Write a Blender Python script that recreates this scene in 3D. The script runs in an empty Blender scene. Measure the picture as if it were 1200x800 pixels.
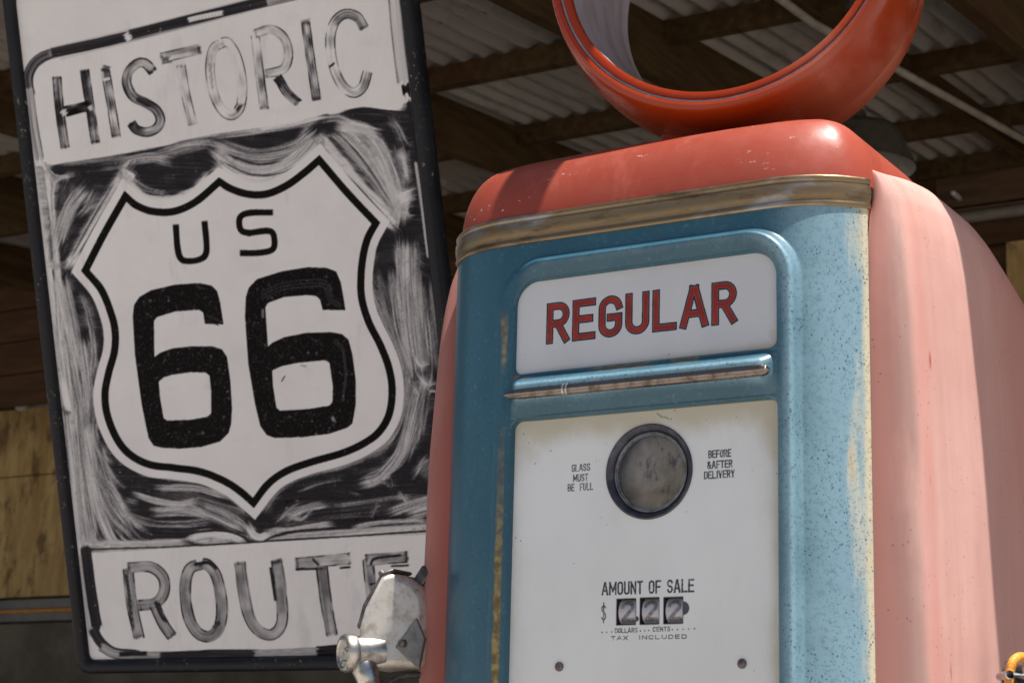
import bpy, math, numpy as np
from mathutils import Matrix, Vector
rng = np.random.default_rng(66)
SC = bpy.context.scene
COL = SC.collection

# ------------------------------------------------------------------ camera
# world axes: X along the pump front, Y away into the shed, Z up; metres
FPX = 2255.798
C = np.array([0.9258, -1.7993, 1.0055])
M = np.array([[0.8562, -0.0980, -0.5072], [0.5159, 0.2122, 0.8299], [0.0263, -0.9723, 0.2322]])
PP = np.array([600., 400.])

def ray(p):
    return M @ np.array([p[0]-PP[0], p[1]-PP[1], FPX])
def on_plane(p, q0, n):
    r = ray(p); n = np.asarray(n, float)
    return C + r*(np.dot(np.asarray(q0)-C, n)/np.dot(r, n))
def onY(p, Y): return on_plane(p, (0, Y, 0), (0, 1, 0))
def onX(p, X): return on_plane(p, (X, 0, 0), (1, 0, 0))
def proj(P):
    c = (np.asarray(P)-C) @ M
    return PP[0]+FPX*c[..., 0]/c[..., 2], PP[1]+FPX*c[..., 1]/c[..., 2]

cam = bpy.data.cameras.new('camera'); cam.lens = 36*FPX/1200; cam.sensor_width = 36
cam.clip_start = .05; cam.clip_end = 500
co = bpy.data.objects.new('camera', cam); COL.objects.link(co); SC.camera = co
R_, U_, B_ = M[:, 0], -M[:, 1], -M[:, 2]
R_ = R_/np.linalg.norm(R_); U_ = U_-R_*U_.dot(R_); U_ /= np.linalg.norm(U_); B_ = np.cross(R_, U_)
co.matrix_world = Matrix(((R_[0], U_[0], B_[0], C[0]), (R_[1], U_[1], B_[1], C[1]), (R_[2], U_[2], B_[2], C[2]), (0, 0, 0, 1)))
cam.dof.use_dof = True; cam.dof.focus_distance = 2.45; cam.dof.aperture_fstop = 13

# ------------------------------------------------------------------ light
S_TO = Vector((.27, -.042, 1.0)).normalized()
sun = bpy.data.lights.new('sun', 'SUN'); sun.energy = 5.0; sun.angle = math.radians(.4); sun.color = (1, .95, .885)
so = bpy.data.objects.new('sun', sun); COL.objects.link(so)
so.rotation_euler = S_TO.to_track_quat('Z', 'Y').to_euler(); so.location = (3, -2, 8)
W = bpy.data.worlds.new('World'); SC.world = W; W.use_nodes = True
wn = W.node_tree.nodes; wl = W.node_tree.links
bg = wn['Background']; sky = wn.new('ShaderNodeTexSky'); sky.sky_type = 'NISHITA'; sky.sun_disc = False
sky.sun_elevation = math.asin(S_TO.z); sky.sun_rotation = math.atan2(S_TO.x, S_TO.y)
wl.new(sky.outputs[0], bg.inputs[0]); bg.inputs[1].default_value = .05
vs = SC.view_settings; vs.view_transform = 'Standard'; vs.look = 'None'; vs.exposure = .74; vs.gamma = 1

# ------------------------------------------------------------------ objects
ORG = {}
def thing(name, label, cat, loc, group=None, kind=None):
    o = bpy.data.objects.new(name, None); COL.objects.link(o); o.location = loc
    o.empty_display_size = .1
    ORG[o] = np.array(loc, float); o['label'] = label; o['category'] = cat
    if group: o['group'] = group
    if kind: o['kind'] = kind
    return o
def tag(o, label, cat, group=None):
    o['label'] = label; o['category'] = cat
    if group: o['group'] = group
    return o
def link(name, me, mat, parent=None, smooth=True):
    o = bpy.data.objects.new(name, me); COL.objects.link(o)
    if mat: me.materials.append(mat)
    if parent is not None:
        o.parent = parent; org = ORG[parent]; ORG[o] = org
        if np.any(org): me.transform(Matrix.Translation(Vector(-org)))
    else: ORG[o] = np.zeros(3)
    me.polygons.foreach_set('use_smooth', np.full(len(me.polygons), smooth)); me.update()
    return o
def raw(V, F, attrs=None, fsize=4):
    V = np.asarray(V, np.float32); F = np.asarray(F, np.int32)
    me = bpy.data.meshes.new('m')
    me.vertices.add(len(V)); me.vertices.foreach_set('co', V.ravel())
    me.loops.add(F.size); me.loops.foreach_set('vertex_index', F.ravel())
    me.polygons.add(len(F)); me.polygons.foreach_set('loop_start', np.arange(0, F.size, fsize, dtype=np.int32))
    for k, a in (attrs or {}).items():
        at = me.attributes.new(k, 'FLOAT', 'POINT'); at.data.foreach_set('value', np.asarray(a, np.float32).ravel())
    me.update(calc_edges=True); me.validate()
    return me
def grid(name, P, mat, parent=None, keep=None, attrs=None, flip=False, smooth=True, wrap=False):
    """quad sheet through P[ny,nx,3]; keep[ny-1,nx-1] picks faces"""
    ny, nx = P.shape[:2]; I = np.arange(ny*nx).reshape(ny, nx)
    if wrap:
        a, b, c, d = I[:-1], np.roll(I, -1, 1)[:-1], np.roll(I, -1, 1)[1:], I[1:]
    else:
        a, b, c, d = I[:-1, :-1], I[:-1, 1:], I[1:, 1:], I[1:, :-1]
    F = np.stack([a, b, c, d] if not flip else [a, d, c, b], -1)
    F = F[keep] if keep is not None else F.reshape(-1, 4)
    u, inv = np.unique(F, return_inverse=True)
    at = {k: np.asarray(v).ravel()[u] for k, v in (attrs or {}).items()}
    return link(name, raw(P.reshape(-1, 3)[u], inv.reshape(-1, 4), at), mat, parent, smooth)
def split_grid(P, labels, names, mats, parents, attrs, flip=False):
    """one painted sheet shared out by face label into several seamless meshes"""
    out = []
    for k, (n, m, p) in enumerate(zip(names, mats, parents)):
        if n is None: continue
        kk = labels == k
        if kk.any(): out.append(grid(n, P, m, p, kk, attrs, flip))
        else: out.append(None)
    return out
class MB:
    def __init__(s): s.v = []; s.f = []
    def add(s, V, F):
        b = len(s.v); s.v += [tuple(map(float, p)) for p in V]; s.f += [tuple(i+b for i in f) for f in F]
    def box(s, c, h, R=None):
        R = np.eye(3) if R is None else R
        V = [np.array(c)+R @ np.array([x*h[0], y*h[1], z*h[2]]) for x in (-1, 1) for y in (-1, 1) for z in (-1, 1)]
        s.add(V, [(0, 1, 3, 2), (4, 6, 7, 5), (0, 4, 5, 1), (2, 3, 7, 6), (0, 2, 6, 4), (1, 5, 7, 3)])
    def beam(s, a, b, w, d, up=(0, 0, 1)):
        """bar from a to b, w wide, hanging d below the line a-b"""
        a, b = np.array(a, float), np.array(b, float); t = (b-a)/np.linalg.norm(b-a)
        x = np.cross(t, up); x /= np.linalg.norm(x); z = np.cross(x, t)
        R = np.stack([x, t, z], 1)
        s.box((a+b)/2-z*d/2, (w/2, np.linalg.norm(b-a)/2, d/2), R)
    def tube(s, pts, r, n=12, caps=True):
        pts = [np.array(p, float) for p in pts]; N = len(pts)
        r = [r]*N if np.isscalar(r) else r
        T = [pts[min(i+1, N-1)]-pts[max(i-1, 0)] for i in range(N)]
        T = [t/np.linalg.norm(t) for t in T]
        a = np.cross(T[0], (0, 0, 1) if abs(T[0][2]) < .9 else (0, 1, 0)); a /= np.linalg.norm(a)
        V = []
        for i in range(N):
            a = a-T[i]*a.dot(T[i]); a /= np.linalg.norm(a); b = np.cross(T[i], a)
            for k in range(n):
                an = 2*math.pi*k/n; V.append(pts[i]+r[i]*(math.cos(an)*a+math.sin(an)*b))
        F = [(i*n+k, i*n+(k+1) % n, (i+1)*n+(k+1) % n, (i+1)*n+k) for i in range(N-1) for k in range(n)]
        if caps: F += [tuple(range(n))[::-1], tuple((N-1)*n+k for k in range(n))]
        s.add(V, F)
    def lathe(s, prof, o, ax, n=48):
        """prof = (radius, distance along ax)"""
        o = np.array(o, float); ax = np.array(ax, float); ax /= np.linalg.norm(ax)
        a = np.cross(ax, (0, 0, 1) if abs(ax[2]) < .9 else (1, 0, 0)); a /= np.linalg.norm(a); b = np.cross(ax, a)
        V = [o+ax*h+r*(math.cos(2*math.pi*k/n)*a+math.sin(2*math.pi*k/n)*b) for r, h in prof for k in range(n)]
        F = [(i*n+k, i*n+(k+1) % n, (i+1)*n+(k+1) % n, (i+1)*n+k) for i in range(len(prof)-1) for k in range(n)]
        s.add(V, F)
    def prism(s, poly, d):
        """poly: 3D loop, pushed along d"""
        n = len(poly); d = np.array(d, float)
        V = [np.array(p, float) for p in poly]+[np.array(p, float)+d for p in poly]
        F = [tuple(range(n))[::-1], tuple(range(n, 2*n))]+[(k, (k+1) % n, n+(k+1) % n, n+k) for k in range(n)]
        s.add(V, F)
    def build(s, name, mat, parent=None, smooth=True, bevel=0, seg=2, ang=30):
        me = bpy.data.meshes.new(name); me.from_pydata(s.v, [], s.f); me.update()
        import bmesh
        bm = bmesh.new(); bm.from_mesh(me); bmesh.ops.recalc_face_normals(bm, faces=bm.faces); bm.to_mesh(me); bm.free()
        o = link(name, me, mat, parent, smooth)
        if bevel:
            b = o.modifiers.new('bevel', 'BEVEL'); b.width = bevel; b.segments = seg; b.limit_method = 'ANGLE'; b.angle_limit = math.radians(ang)
        if smooth:
            me.set_sharp_from_angle(angle=math.radians(40))
        return o

# ------------------------------------------------------------------ numpy noise and shapes
def sstep(a, b, x):
    t = np.clip((x-a)/(b-a), 0, 1); return t*t*(3-2*t)
_T = rng.random((256, 256))
def vnoise(x, y, seed=0):
    x = np.asarray(x)+seed*17.31; y = np.asarray(y)+seed*7.77
    xi = np.floor(x).astype(int); yi = np.floor(y).astype(int); fx = x-xi; fy = y-yi
    fx = fx*fx*(3-2*fx); fy = fy*fy*(3-2*fy)
    g = lambda i, j: _T[i & 255, j & 255]
    return (g(xi, yi)*(1-fx)+g(xi+1, yi)*fx)*(1-fy)+(g(xi, yi+1)*(1-fx)+g(xi+1, yi+1)*fx)*fy
def fbm(x, y, seed=0, o=4):
    s = 0; a = .5; t = 0
    for k in range(o):
        s = s+a*vnoise(x*2**k, y*2**k, seed+k*3); t += a; a *= .5
    return s/t
def smooth_path(P, step=1.5, closed=False):
    P = np.asarray(P, float)
    if len(P) == 2 and not closed:
        n = max(2, int(np.hypot(*(P[1]-P[0]))/step)); return P[0]+(P[1]-P[0])*np.linspace(0, 1, n)[:, None]
    Q = np.vstack([P[-1:], P, P[:2]]) if closed else np.vstack([2*P[0]-P[1], P, 2*P[-1]-P[-2]])
    out = []
    for i in range(1, len(Q)-2):
        p0, p1, p2, p3 = Q[i-1:i+3]; n = max(2, int(np.hypot(*(p2-p1))/step))
        t = np.arange(n)[:, None]/n
        out.append(.5*(2*p1+(p2-p0)*t+(2*p0-5*p1+4*p2-p3)*t**2+(3*p1-p0-3*p2+p3)*t**3))
    if not closed: out.append(P[-1:])
    return np.vstack(out)
def seg_dist(X, Y, pts, square=False):
    d = np.full(X.shape, 1e9); P = [tuple(p) for p in pts]
    P = [P[0]]+[b for a, b in zip(P[:-1], P[1:]) if (a[0]-b[0])**2+(a[1]-b[1])**2 > 1e-12]; n = len(P)-1
    dirs = [math.atan2(P[i+1][1]-P[i][1], P[i+1][0]-P[i][0]) for i in range(n)]
    closed = n > 1 and (P[0][0]-P[-1][0])**2+(P[0][1]-P[-1][1])**2 < 1e-9
    def hard(i):      # is joint i a butt end or a sharp corner
        if i in (0, n):
            if not closed: return True
            t = dirs[0]-dirs[-1]
        else: t = dirs[i]-dirs[i-1]
        return abs((t+math.pi) % (2*math.pi)-math.pi) > .9
    for i in range(n):
        (x0, y0), (x1, y1) = P[i], P[i+1]
        dx, dy = x1-x0, y1-y0; L = dx*dx+dy*dy+1e-14; q = math.sqrt(L)
        al = ((X-x0)*dx+(Y-y0)*dy)/q; pe = np.abs((X-x0)*dy-(Y-y0)*dx)/q
        e0 = np.maximum(-al, 0); e1 = np.maximum(al-q, 0)
        if square:
            e = np.where(e0 > 0, np.maximum(pe, e0) if hard(i) else np.hypot(pe, e0), np.maximum(pe, e1) if hard(i+1) else np.hypot(pe, e1))
        else: e = np.hypot(pe, e0+e1)
        d = np.minimum(d, e)
    return d
def in_poly(X, Y, P):
    P = np.asarray(P, float); c = np.zeros(X.shape, bool); j = len(P)-1
    for i in range(len(P)):
        x0, y0 = P[i]; x1, y1 = P[j]
        if y0 != y1:
            c ^= ((y0 > Y) != (y1 > Y)) & (X < (x1-x0)*(Y-y0)/(y1-y0)+x0)
        j = i
    return c
def rbox(X, Z, x0, x1, z0, z1, rt, rb=None):
    """signed distance to a box with round corners (rt top, rb bottom)"""
    rb = rt if rb is None else rb
    cx, cz, hx, hz = (x0+x1)/2, (z0+z1)/2, (x1-x0)/2, (z1-z0)/2
    r = np.where(Z > cz, rt, rb)
    qx = np.abs(X-cx)-hx+r; qz = np.abs(Z-cz)-hz+r
    return np.hypot(np.maximum(qx, 0), np.maximum(qz, 0))+np.minimum(np.maximum(qx, qz), 0)-r

# ------------------------------------------------------------------ gothic stroke letters
def arc(cx, cy, rx, ry, a0, a1, n=12):
    a = np.radians(np.linspace(a0, a1, n)); return [(cx+rx*math.cos(t), cy+ry*math.sin(t)) for t in a]
def glyph(ch, w):
    h = w/2; r = min(h, .25)
    D = {
     'A': [[(0, 0), (.44*w, 1), (.56*w, 1), (w, 0)], [(.17*w, .3), (.83*w, .3)]],
     'B': [[(0, 0), (0, 1), (w-r, 1)]+arc(w-r, .76, r, .24, 90, -90)+[(0, .52)], [(w-r, .52)]+arc(w-r, .26, r, .26, 90, -90)+[(0, 0)]],
     'C': [arc(h, 1-r, h, r, 15, 180)+arc(h, r, h, r, 180, 345)],
     'D': [[(0, 0), (0, 1), (w-r, 1)]+arc(w-r, 1-r, r, r, 90, 0)+arc(w-r, r, r, r, 0, -90)+[(0, 0)]],
     'E': [[(w, 1), (0, 1), (0, 0), (w, 0)], [(0, .52), (.85*w, .52)]],
     'F': [[(w, 1), (0, 1), (0, 0)], [(0, .5), (.85*w, .5)]],
     'G': [arc(h, 1-r, h, r, 10, 180)+arc(h, r, h, r, 180, 360)+[(w, .47), (.5*w, .47)]],
     'I': [[(h, 0), (h, 1)]],
     'L': [[(0, 1), (0, 0), (w, 0)]],
     'M': [[(0, 0), (0, 1), (h, .25), (w, 1), (w, 0)]],
     'N': [[(0, 0), (0, 1), (w, 0), (w, 1)]],
     'O': [arc(h, 1-r, h, r, 0, 180)+arc(h, r, h, r, 180, 360)+[(w, 1-r)]],
     'R': [[(0, 0), (0, 1), (w-r, 1)]+arc(w-r, .74, r, .26, 90, -90)+[(0, .48)], [(.56*w, .41), (w, 0)]],
     'S': [arc(h, .75, h, .25, 20, 180, 10)+arc(h, .75, h, .25, 180, 260, 6)+arc(h, .26, h, .25, 80, 0, 6)+arc(h, .26, h, .26, 0, -165, 12)],
     'T': [[(0, 1), (w, 1)], [(h, 1), (h, 0)]],
     'U': [[(0, 1), (0, r)]+arc(h, r, h, r, 180, 360)+[(w, 1)]],
     'V': [[(0, 1), (h, 0), (w, 1)]],
     'X': [[(0, 0), (w, 1)], [(0, 1), (w, 0)]],
     'Y': [[(0, 1), (h, .45), (w, 1)], [(h, .45), (h, 0)]],
     '&': [[(w, 0), (.15*w, .75)]+arc(.42*w, .83, .28*w, .17, 180, 0, 8)+[(.1*w, .38)]+arc(.38*w, .2, .38*w, .2, 150, 300, 9)+[(w, .45)]],
     '$': [arc(h, .72, h, .18, 20, 260, 12)+arc(h, .3, h, .2, 80, -160, 12), [(h, 1.05), (h, -.05)]],
     '2': [arc(h, .72, h, .28, 170, -20, 12)+[(0, 0), (w, 0)]],
    }
    return D.get(ch, [])
def text_strokes(txt, x0, x1, z0, z1, wr=.5, slope=0.):
    """letters fitted between x0..x1 and z0..z1; list of (char, strokes)"""
    hgt = z1-z0; adv = []; x = 0
    for c in txt:
        w = {' ': .3, 'I': .12, 'M': .72, 'A': .6, '&': .6}.get(c, .5)*wr/.5
        adv.append((c, x, w)); x += w+.3*wr/.5+(.0)
    tot = x-.3*wr/.5; k = (x1-x0)/(tot*hgt)
    out = []
    for c, ax, w in adv:
        if c == ' ': continue
        out.append((c, [[(x0+(ax+px)*hgt*k if False else x0+ax*hgt*k+px*hgt*k, z0+py*hgt+slope*(ax*hgt*k)) for px, py in s] for s in glyph(c, w)]))
    return out
def paint_strokes(X, Z, D, strokes, pad):
    """lower distance field D (in place) near strokes"""
    xs, zs = X[0], Z[:, 0]
    for s in strokes:
        a = np.array(s); lo = a.min(0)-pad; hi = a.max(0)+pad
        ix = np.where((xs >= lo[0]) & (xs <= hi[0]))[0]; iz = np.where((zs >= lo[1]) & (zs <= hi[1]))[0]
        if len(ix) == 0 or len(iz) == 0: continue
        sl = np.ix_(iz, ix); D[sl] = np.minimum(D[sl], seg_dist(X[sl], Z[sl], s, True))

# ------------------------------------------------------------------ materials
class N:
    """tiny node-tree writer"""
    def __init__(s, name):
        s.m = bpy.data.materials.new(name); s.m.use_nodes = True; s.t = s.m.node_tree; s.b = s.t.nodes['Principled BSDF']
        s.co = s.t.nodes.new('ShaderNodeTexCoord').outputs['Object']
    def put(s, i, v):
        if hasattr(v, 'is_output'): s.t.links.new(v, i)
        elif isinstance(v, (tuple, list)) and len(v) == 3 and i.type == 'RGBA': i.default_value = (*v, 1)
        else: i.default_value = v
    def set(s, **k):
        nm = dict(base='Base Color', rough='Roughness', metal='Metallic', spec='Specular IOR Level', coat='Coat Weight', coatr='Coat Roughness', trans='Transmission Weight', ior='IOR', alpha='Alpha', normal='Normal', emit='Emission Strength', emitc='Emission Color')
        for a, v in k.items(): s.put(s.b.inputs[nm[a]], v)
        return s.m
    def attr(s, n):
        a = s.t.nodes.new('ShaderNodeAttribute'); a.attribute_name = n; return a.outputs['Fac']
    def mapv(s, scale=(1, 1, 1), loc=(0, 0, 0), rot=(0, 0, 0), vec=None):
        n = s.t.nodes.new('ShaderNodeMapping'); s.t.links.new(vec or s.co, n.inputs[0])
        n.inputs['Scale'].default_value = scale; n.inputs['Location'].default_value = loc; n.inputs['Rotation'].default_value = rot
        return n.outputs[0]
    def noise(s, scale, detail=4, rough=.55, vec=None, dist=0):
        n = s.t.nodes.new('ShaderNodeTexNoise'); s.t.links.new(vec or s.co, n.inputs['Vector'])
        n.inputs['Scale'].default_value = scale; n.inputs['Detail'].default_value = detail; n.inputs['Roughness'].default_value = rough; n.inputs['Distortion'].default_value = dist
        return n.outputs['Fac']
    def voro(s, scale, vec=None, feature='F1', out='Distance', rnd=1):
        n = s.t.nodes.new('ShaderNodeTexVoronoi'); s.t.links.new(vec or s.co, n.inputs['Vector']); n.feature = feature
        n.inputs['Scale'].default_value = scale; n.inputs['Randomness'].default_value = rnd
        return n.outputs[out]
    def ramp(s, f, stops):
        n = s.t.nodes.new('ShaderNodeValToRGB'); s.t.links.new(f, n.inputs[0]); e = n.color_ramp.elements
        while len(e) < len(stops): e.new(.5)
        for el, (p, c) in zip(e, stops):
            el.position = p; el.color = (c, c, c, 1) if np.isscalar(c) else (*c, 1)
        return n.outputs[0]
    def mix(s, f, a, b, mode='MIX'):
        n = s.t.nodes.new('ShaderNodeMix'); n.data_type = 'RGBA'; n.blend_type = mode
        s.put(n.inputs[0], f); s.put(n.inputs[6], a); s.put(n.inputs[7], b); return n.outputs[2]
    def math(s, op, a, b=0.):
        n = s.t.nodes.new('ShaderNodeMath'); n.operation = op; s.put(n.inputs[0], a); s.put(n.inputs[1], b); return n.outputs[0]
    def sep(s, vec=None):
        n = s.t.nodes.new('ShaderNodeSeparateXYZ'); s.t.links.new(vec or s.co, n.inputs[0]); return n.outputs
    def rng(s, f, a, b, c=0., d=1.):
        n = s.t.nodes.new('ShaderNodeMapRange'); s.put(n.inputs[0], f); n.interpolation_type = 'SMOOTHSTEP'
        for i, v in zip((1, 2, 3, 4), (a, b, c, d)): n.inputs[i].default_value = v
        return n.outputs[0]
    def bump(s, h, strength=.3, dist=.002):
        n = s.t.nodes.new('ShaderNodeBump'); n.inputs['Strength'].default_value = strength; n.inputs['Distance'].default_value = dist
        s.t.links.new(h, n.inputs['Height']); s.put(s.b.inputs['Normal'], n.outputs[0])
# ================================================================== MATERIALS
def mat_blue():
    n = N('blue_enamel'); x, y, z = n.sep()
    fade = n.math('ADD', n.rng(x, .120, .243), n.math('MULTIPLY', n.math('SUBTRACT', n.noise(14), .5), .55))
    fade = n.math('ADD', fade, n.math('ADD', n.math('MULTIPLY', n.rng(n.attr('crest'), .5, 1.1), .34), n.math('MULTIPLY', n.rng(n.attr('crest'), 1.05, 1.3), .35)))
    big = n.noise(7, 5, .6, n.mapv((1, 1, .35)))
    c = n.mix(n.rng(big, .35, .7), (.025, .092, .138), (.038, .120, .168))
    c = n.mix(n.rng(fade, .1, 1.05), c, (.225, .375, .455))
    # cream and rust showing through along the right edge
    st = n.noise(30, 5, .65, n.mapv((1.2, 1, .14)))
    e = n.math('ADD', n.rng(x, .205, .262, 0, .60), n.math('MULTIPLY', n.math('SUBTRACT', st, .5), 1.5))
    c = n.mix(n.math('MULTIPLY', n.rng(e, .36, .74), .9), c, (.60, .58, .46))
    c = n.mix(n.math('MULTIPLY', n.rng(x, .2485, .2535), n.rng(n.noise(40, 4, .6, n.mapv((1, 1, .25))), .25, .5, .45, .95)), c, (.66, .60, .42))
    c = n.mix(n.math('MULTIPLY', n.rng(e, .52, .80), n.rng(n.noise(45, 3, .6, n.mapv((1.5, 1, .3))), .42, .60)), c, (.50, .30, .08))
    # rusted brass line down the left of the openings
    r = n.attr('rust'); rn = n.noise(60, 5, .65, n.mapv((1, 1, .25)))
    rr = n.math('MULTIPLY', r, n.rng(rn, .12, .36))
    c = n.mix(rr, c, n.mix(n.rng(n.noise(90, 3), .4, .65), (.15, .095, .024), (.33, .245, .085)))
    # dark flecks in the enamel
    wv = n.mapv((1, 1, .75), rot=(0, .5, 0))
    f1 = n.rng(n.voro(190, wv), .13, .21, 1, 0); f2 = n.rng(n.voro(330, wv), .17, .28, 1, 0)
    dens = n.rng(n.noise(16, 3), .36, .60)
    fl = n.math('MULTIPLY', n.math('MAXIMUM', f1, n.math('MULTIPLY', f2, .7)), n.math('ADD', n.math('MULTIPLY', dens, .65), .30))
    mo = n.noise(170, 3, .7); c = n.mix(n.rng(mo, .50, .66, 0, .5), c, n.mix(.5, c, (.02, .07, .12))); c = n.mix(n.rng(mo, .42, .30, 0, .35), c, n.mix(.5, c, (.20, .38, .46)))
    c = n.mix(n.math('MULTIPLY', fl, n.rng(r, .1, .4, 1, 0)), c, (.025, .07, .10))
    n.bump(n.noise(260, 2), .12, .0006)
    return n.set(base=c, rough=n.rng(fade, 0, 1, .30, .46), spec=.45, coat=.15, coatr=.25)
def mat_pink():
    n = N('faded_pink_paint'); s = n.attr('path'); x, y, z = n.sep()
    wob = n.math('MULTIPLY', n.math('SUBTRACT', n.noise(5, 3, .6, n.mapv((1, 1, .5))), .5), .10)
    sw = n.math('ADD', s, wob)
    streak = n.math('ADD', n.math('MULTIPLY', n.noise(30, 6, .7, n.mapv((1, 1, .06))), .45), n.math('MULTIPLY', n.noise(7, 6, .65, n.mapv((1, 1, .7))), .55))
    c = n.mix(n.rng(streak, .35, .7), (.63, .345, .30), (.71, .435, .385))
    rose = n.math('MULTIPLY', n.rng(sw, .12, .19), n.rng(sw, .19, .26, 1, 0))
    c = n.mix(n.math('MULTIPLY', rose, n.rng(n.noise(6, 4, .6, n.mapv((1, 1, .4))), .3, .65, .2, .8)), c, (.62, .255, .215))
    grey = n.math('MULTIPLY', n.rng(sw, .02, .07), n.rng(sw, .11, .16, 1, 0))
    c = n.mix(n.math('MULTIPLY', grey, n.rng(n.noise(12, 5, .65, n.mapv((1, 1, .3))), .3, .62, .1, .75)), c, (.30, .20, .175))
    c = n.mix(n.rng(sw, .02, .13, .9, 0), c, n.mix(n.rng(x, -.1, .1), (.29, .080, .060), (.53, .235, .195)))  # left flange darker red: its shade put into the colour
    c = n.mix(n.math('MULTIPLY', n.rng(sw, .60, 1.15), .8), c, (.58, .255, .215))   # eave shade put into the colour: redder towards the rear
    c = n.mix(n.rng(x, .0, -.15, 0, .6), c, (.30, .085, .066))   # shade on the left panel put into the colour as deeper red
    # red runs
    run = n.noise(75, 5, .6, n.mapv((1, 1, .035))); rm = n.rng(run, .64, .74)
    c = n.mix(n.math('MULTIPLY', rm, n.math('ADD', n.math('MULTIPLY', rose, .6), .16)), c, (.50, .13, .10))
    ch = n.rng(n.voro(24, n.mapv((1, 1, .28), rot=(.3, 0, 0))), .06, .11, 1, 0)
    c = n.mix(n.math('MULTIPLY', ch, n.rng(n.noise(9, 2), .50, .58)), c, (.46, .12, .09))
    sp = n.math('MULTIPLY', n.rng(n.voro(105), .09, .15, 1, 0), n.rng(n.noise(18, 3), .46, .60))
    c = n.mix(n.math('MULTIPLY', sp, .65), c, (.17, .10, .085))
    n.bump(n.noise(9, 5), .16, .006)
    return n.set(base=c, rough=n.rng(streak, .3, .7, .58, .72), spec=.25)
def mat_dome():
    n = N('salmon_lid_paint'); x, y, z = n.sep()
    f = n.math('ADD', n.rng(x, -.05, .26), n.math('MULTIPLY', n.math('SUBTRACT', n.noise(8, 4), .5), .5))
    c = n.mix(n.rng(f, .2, 1.1), (.29, .050, .027), (.38, .072, .045))
    c = n.mix(n.math('MULTIPLY', n.rng(n.noise(26, 6, .7, n.mapv((1, 1, .4))), .5, .75), .5), c, (.42, .115, .075))
    chip = n.math('MULTIPLY', n.rng(n.noise(210, 3, .6, n.mapv((.5, 1, 1))), .64, .70), n.rng(n.noise(13, 3, .6, n.mapv((1, 1, 3))), .54, .64))
    c = n.mix(chip, c, (.62, .52, .46))
    pit = n.math('MULTIPLY', n.rng(n.voro(140), .1, .16, 1, 0), n.rng(n.noise(22, 3), .52, .62))
    c = n.mix(n.math('MULTIPLY', pit, .6), c, (.22, .07, .05))
    n.bump(n.noise(55, 4), .16, .002)
    return n.set(base=c, rough=n.rng(n.noise(30), .3, .7, .34, .48), spec=.42)
def mat_globe():
    n = N('red_globe_enamel')
    f = n.noise(5, 6, .65, n.mapv((1, 2, 1)))
    x, y, z = n.sep(); c = n.mix(n.rng(f, .45, .75), (.30, .028, .002), (.34, .05, .012)); lit = n.math('MULTIPLY', n.rng(x, .12, .25), n.rng(n.noise(7, 5, .6, n.mapv((1, .4, 1), (3, 0, 0))), .34, .56)); c = n.mix(n.math('MULTIPLY', lit, .7), c, (.42, .145, .095))  # paler right side: a sunlit patch put into the enamel colour
    sc = n.rng(n.noise(60, 6, .75, n.mapv((.3, 1, 1), rot=(0, .8, 0))), .64, .72)
    c = n.mix(n.math('MULTIPLY', sc, .5), c, (.46, .30, .25))
    return n.set(base=c, rough=n.rng(n.noise(9, 4), .35, .65, .18, .36), spec=.38, coat=.1, coatr=.15)
def simple(name, a, b, scale=20, rough=.5, metal=0, spec=.5, r2=None, stretch=(1, 1, 1), bump=0, coat=0, detail=5, lo=.35, hi=.65):
    n = N(name); f = n.noise(scale, detail, .62, n.mapv(stretch))
    if bump: n.bump(f, bump, .003)
    return n.set(base=n.mix(n.rng(f, lo, hi), a, b), rough=n.rng(f, .3, .7, rough, r2 or rough), metal=metal, spec=spec, coat=coat)
def mat_trim():
    n = N('tarnished_trim_metal'); x, y, z = n.sep()
    f = n.noise(22, 6, .68, n.mapv((.5, .6, 2)))
    c = n.mix(n.rng(f, .36, .50), (.13, .085, .045), (.27, .185, .10))
    c = n.mix(n.rng(n.noise(13, 5, .6, n.mapv((.6, .6, 1.6))), .52, .66), c, (.40, .36, .32))
    c = n.mix(n.rng(n.noise(34, 5, .7, n.mapv((.7, 1, 1.5))), .60, .72), c, (.33, .15, .05))
    n.bump(n.noise(90, 4), .2, .001)
    return n.set(base=c, metal=.75, rough=n.rng(f, .35, .65, .42, .28))
def mat_chrome(name='worn_chrome', c0=(.62, .58, .55), c1=(.36, .31, .28), rough=.22):
    n = N(name); f = n.noise(70, 5, .7)
    n.bump(n.noise(160, 3), .12, .0008)
    return n.set(base=n.mix(n.rng(f, .42, .68), c0, c1), metal=1, rough=n.rng(f, .4, .7, rough, rough+.2))
def mat_printed(name, white, ink, stain=.5, red=None, rough=.16):
    """white enamel with printed lettering; 'ink' and 'tint' are the painted marks"""
    n = N(name); x, y, z = n.sep()
    f = n.noise(5, 5, .6, n.mapv((1, 1, .6)))
    c = n.mix(n.rng(f, .35, .7), white, tuple(v*.90 for v in white)); c = n.mix(n.math('MULTIPLY', n.rng(n.noise(11, 6, .7, n.mapv((1, 1, .45), (4, 0, 2))), .52, .74), .35), c, (.58, .56, .49))
    if stain:
        e = n.math('ADD', n.attr('edge'), n.math('MULTIPLY', n.math('SUBTRACT', n.noise(17, 5, .65, n.mapv((1, 1, .5))), .5), .9))
        c = n.mix(n.rng(e, .34, .95, 0, stain), c, (.50, .44, .30))
        sp = n.math('MULTIPLY', n.rng(n.voro(70), .05, .09, 1, 0), n.rng(n.noise(7, 2), .5, .62))
        c = n.mix(n.math('MULTIPLY', sp, .7), c, (.20, .17, .12))
    if red: c = n.mix(n.attr('tint'), c, n.mix(n.rng(n.noise(38, 3), .35, .65), red, tuple(v*.72 for v in red)))
    c = n.mix(n.attr('ink'), c, ink)
    return n.set(base=c, rough=rough, spec=.5)

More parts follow.
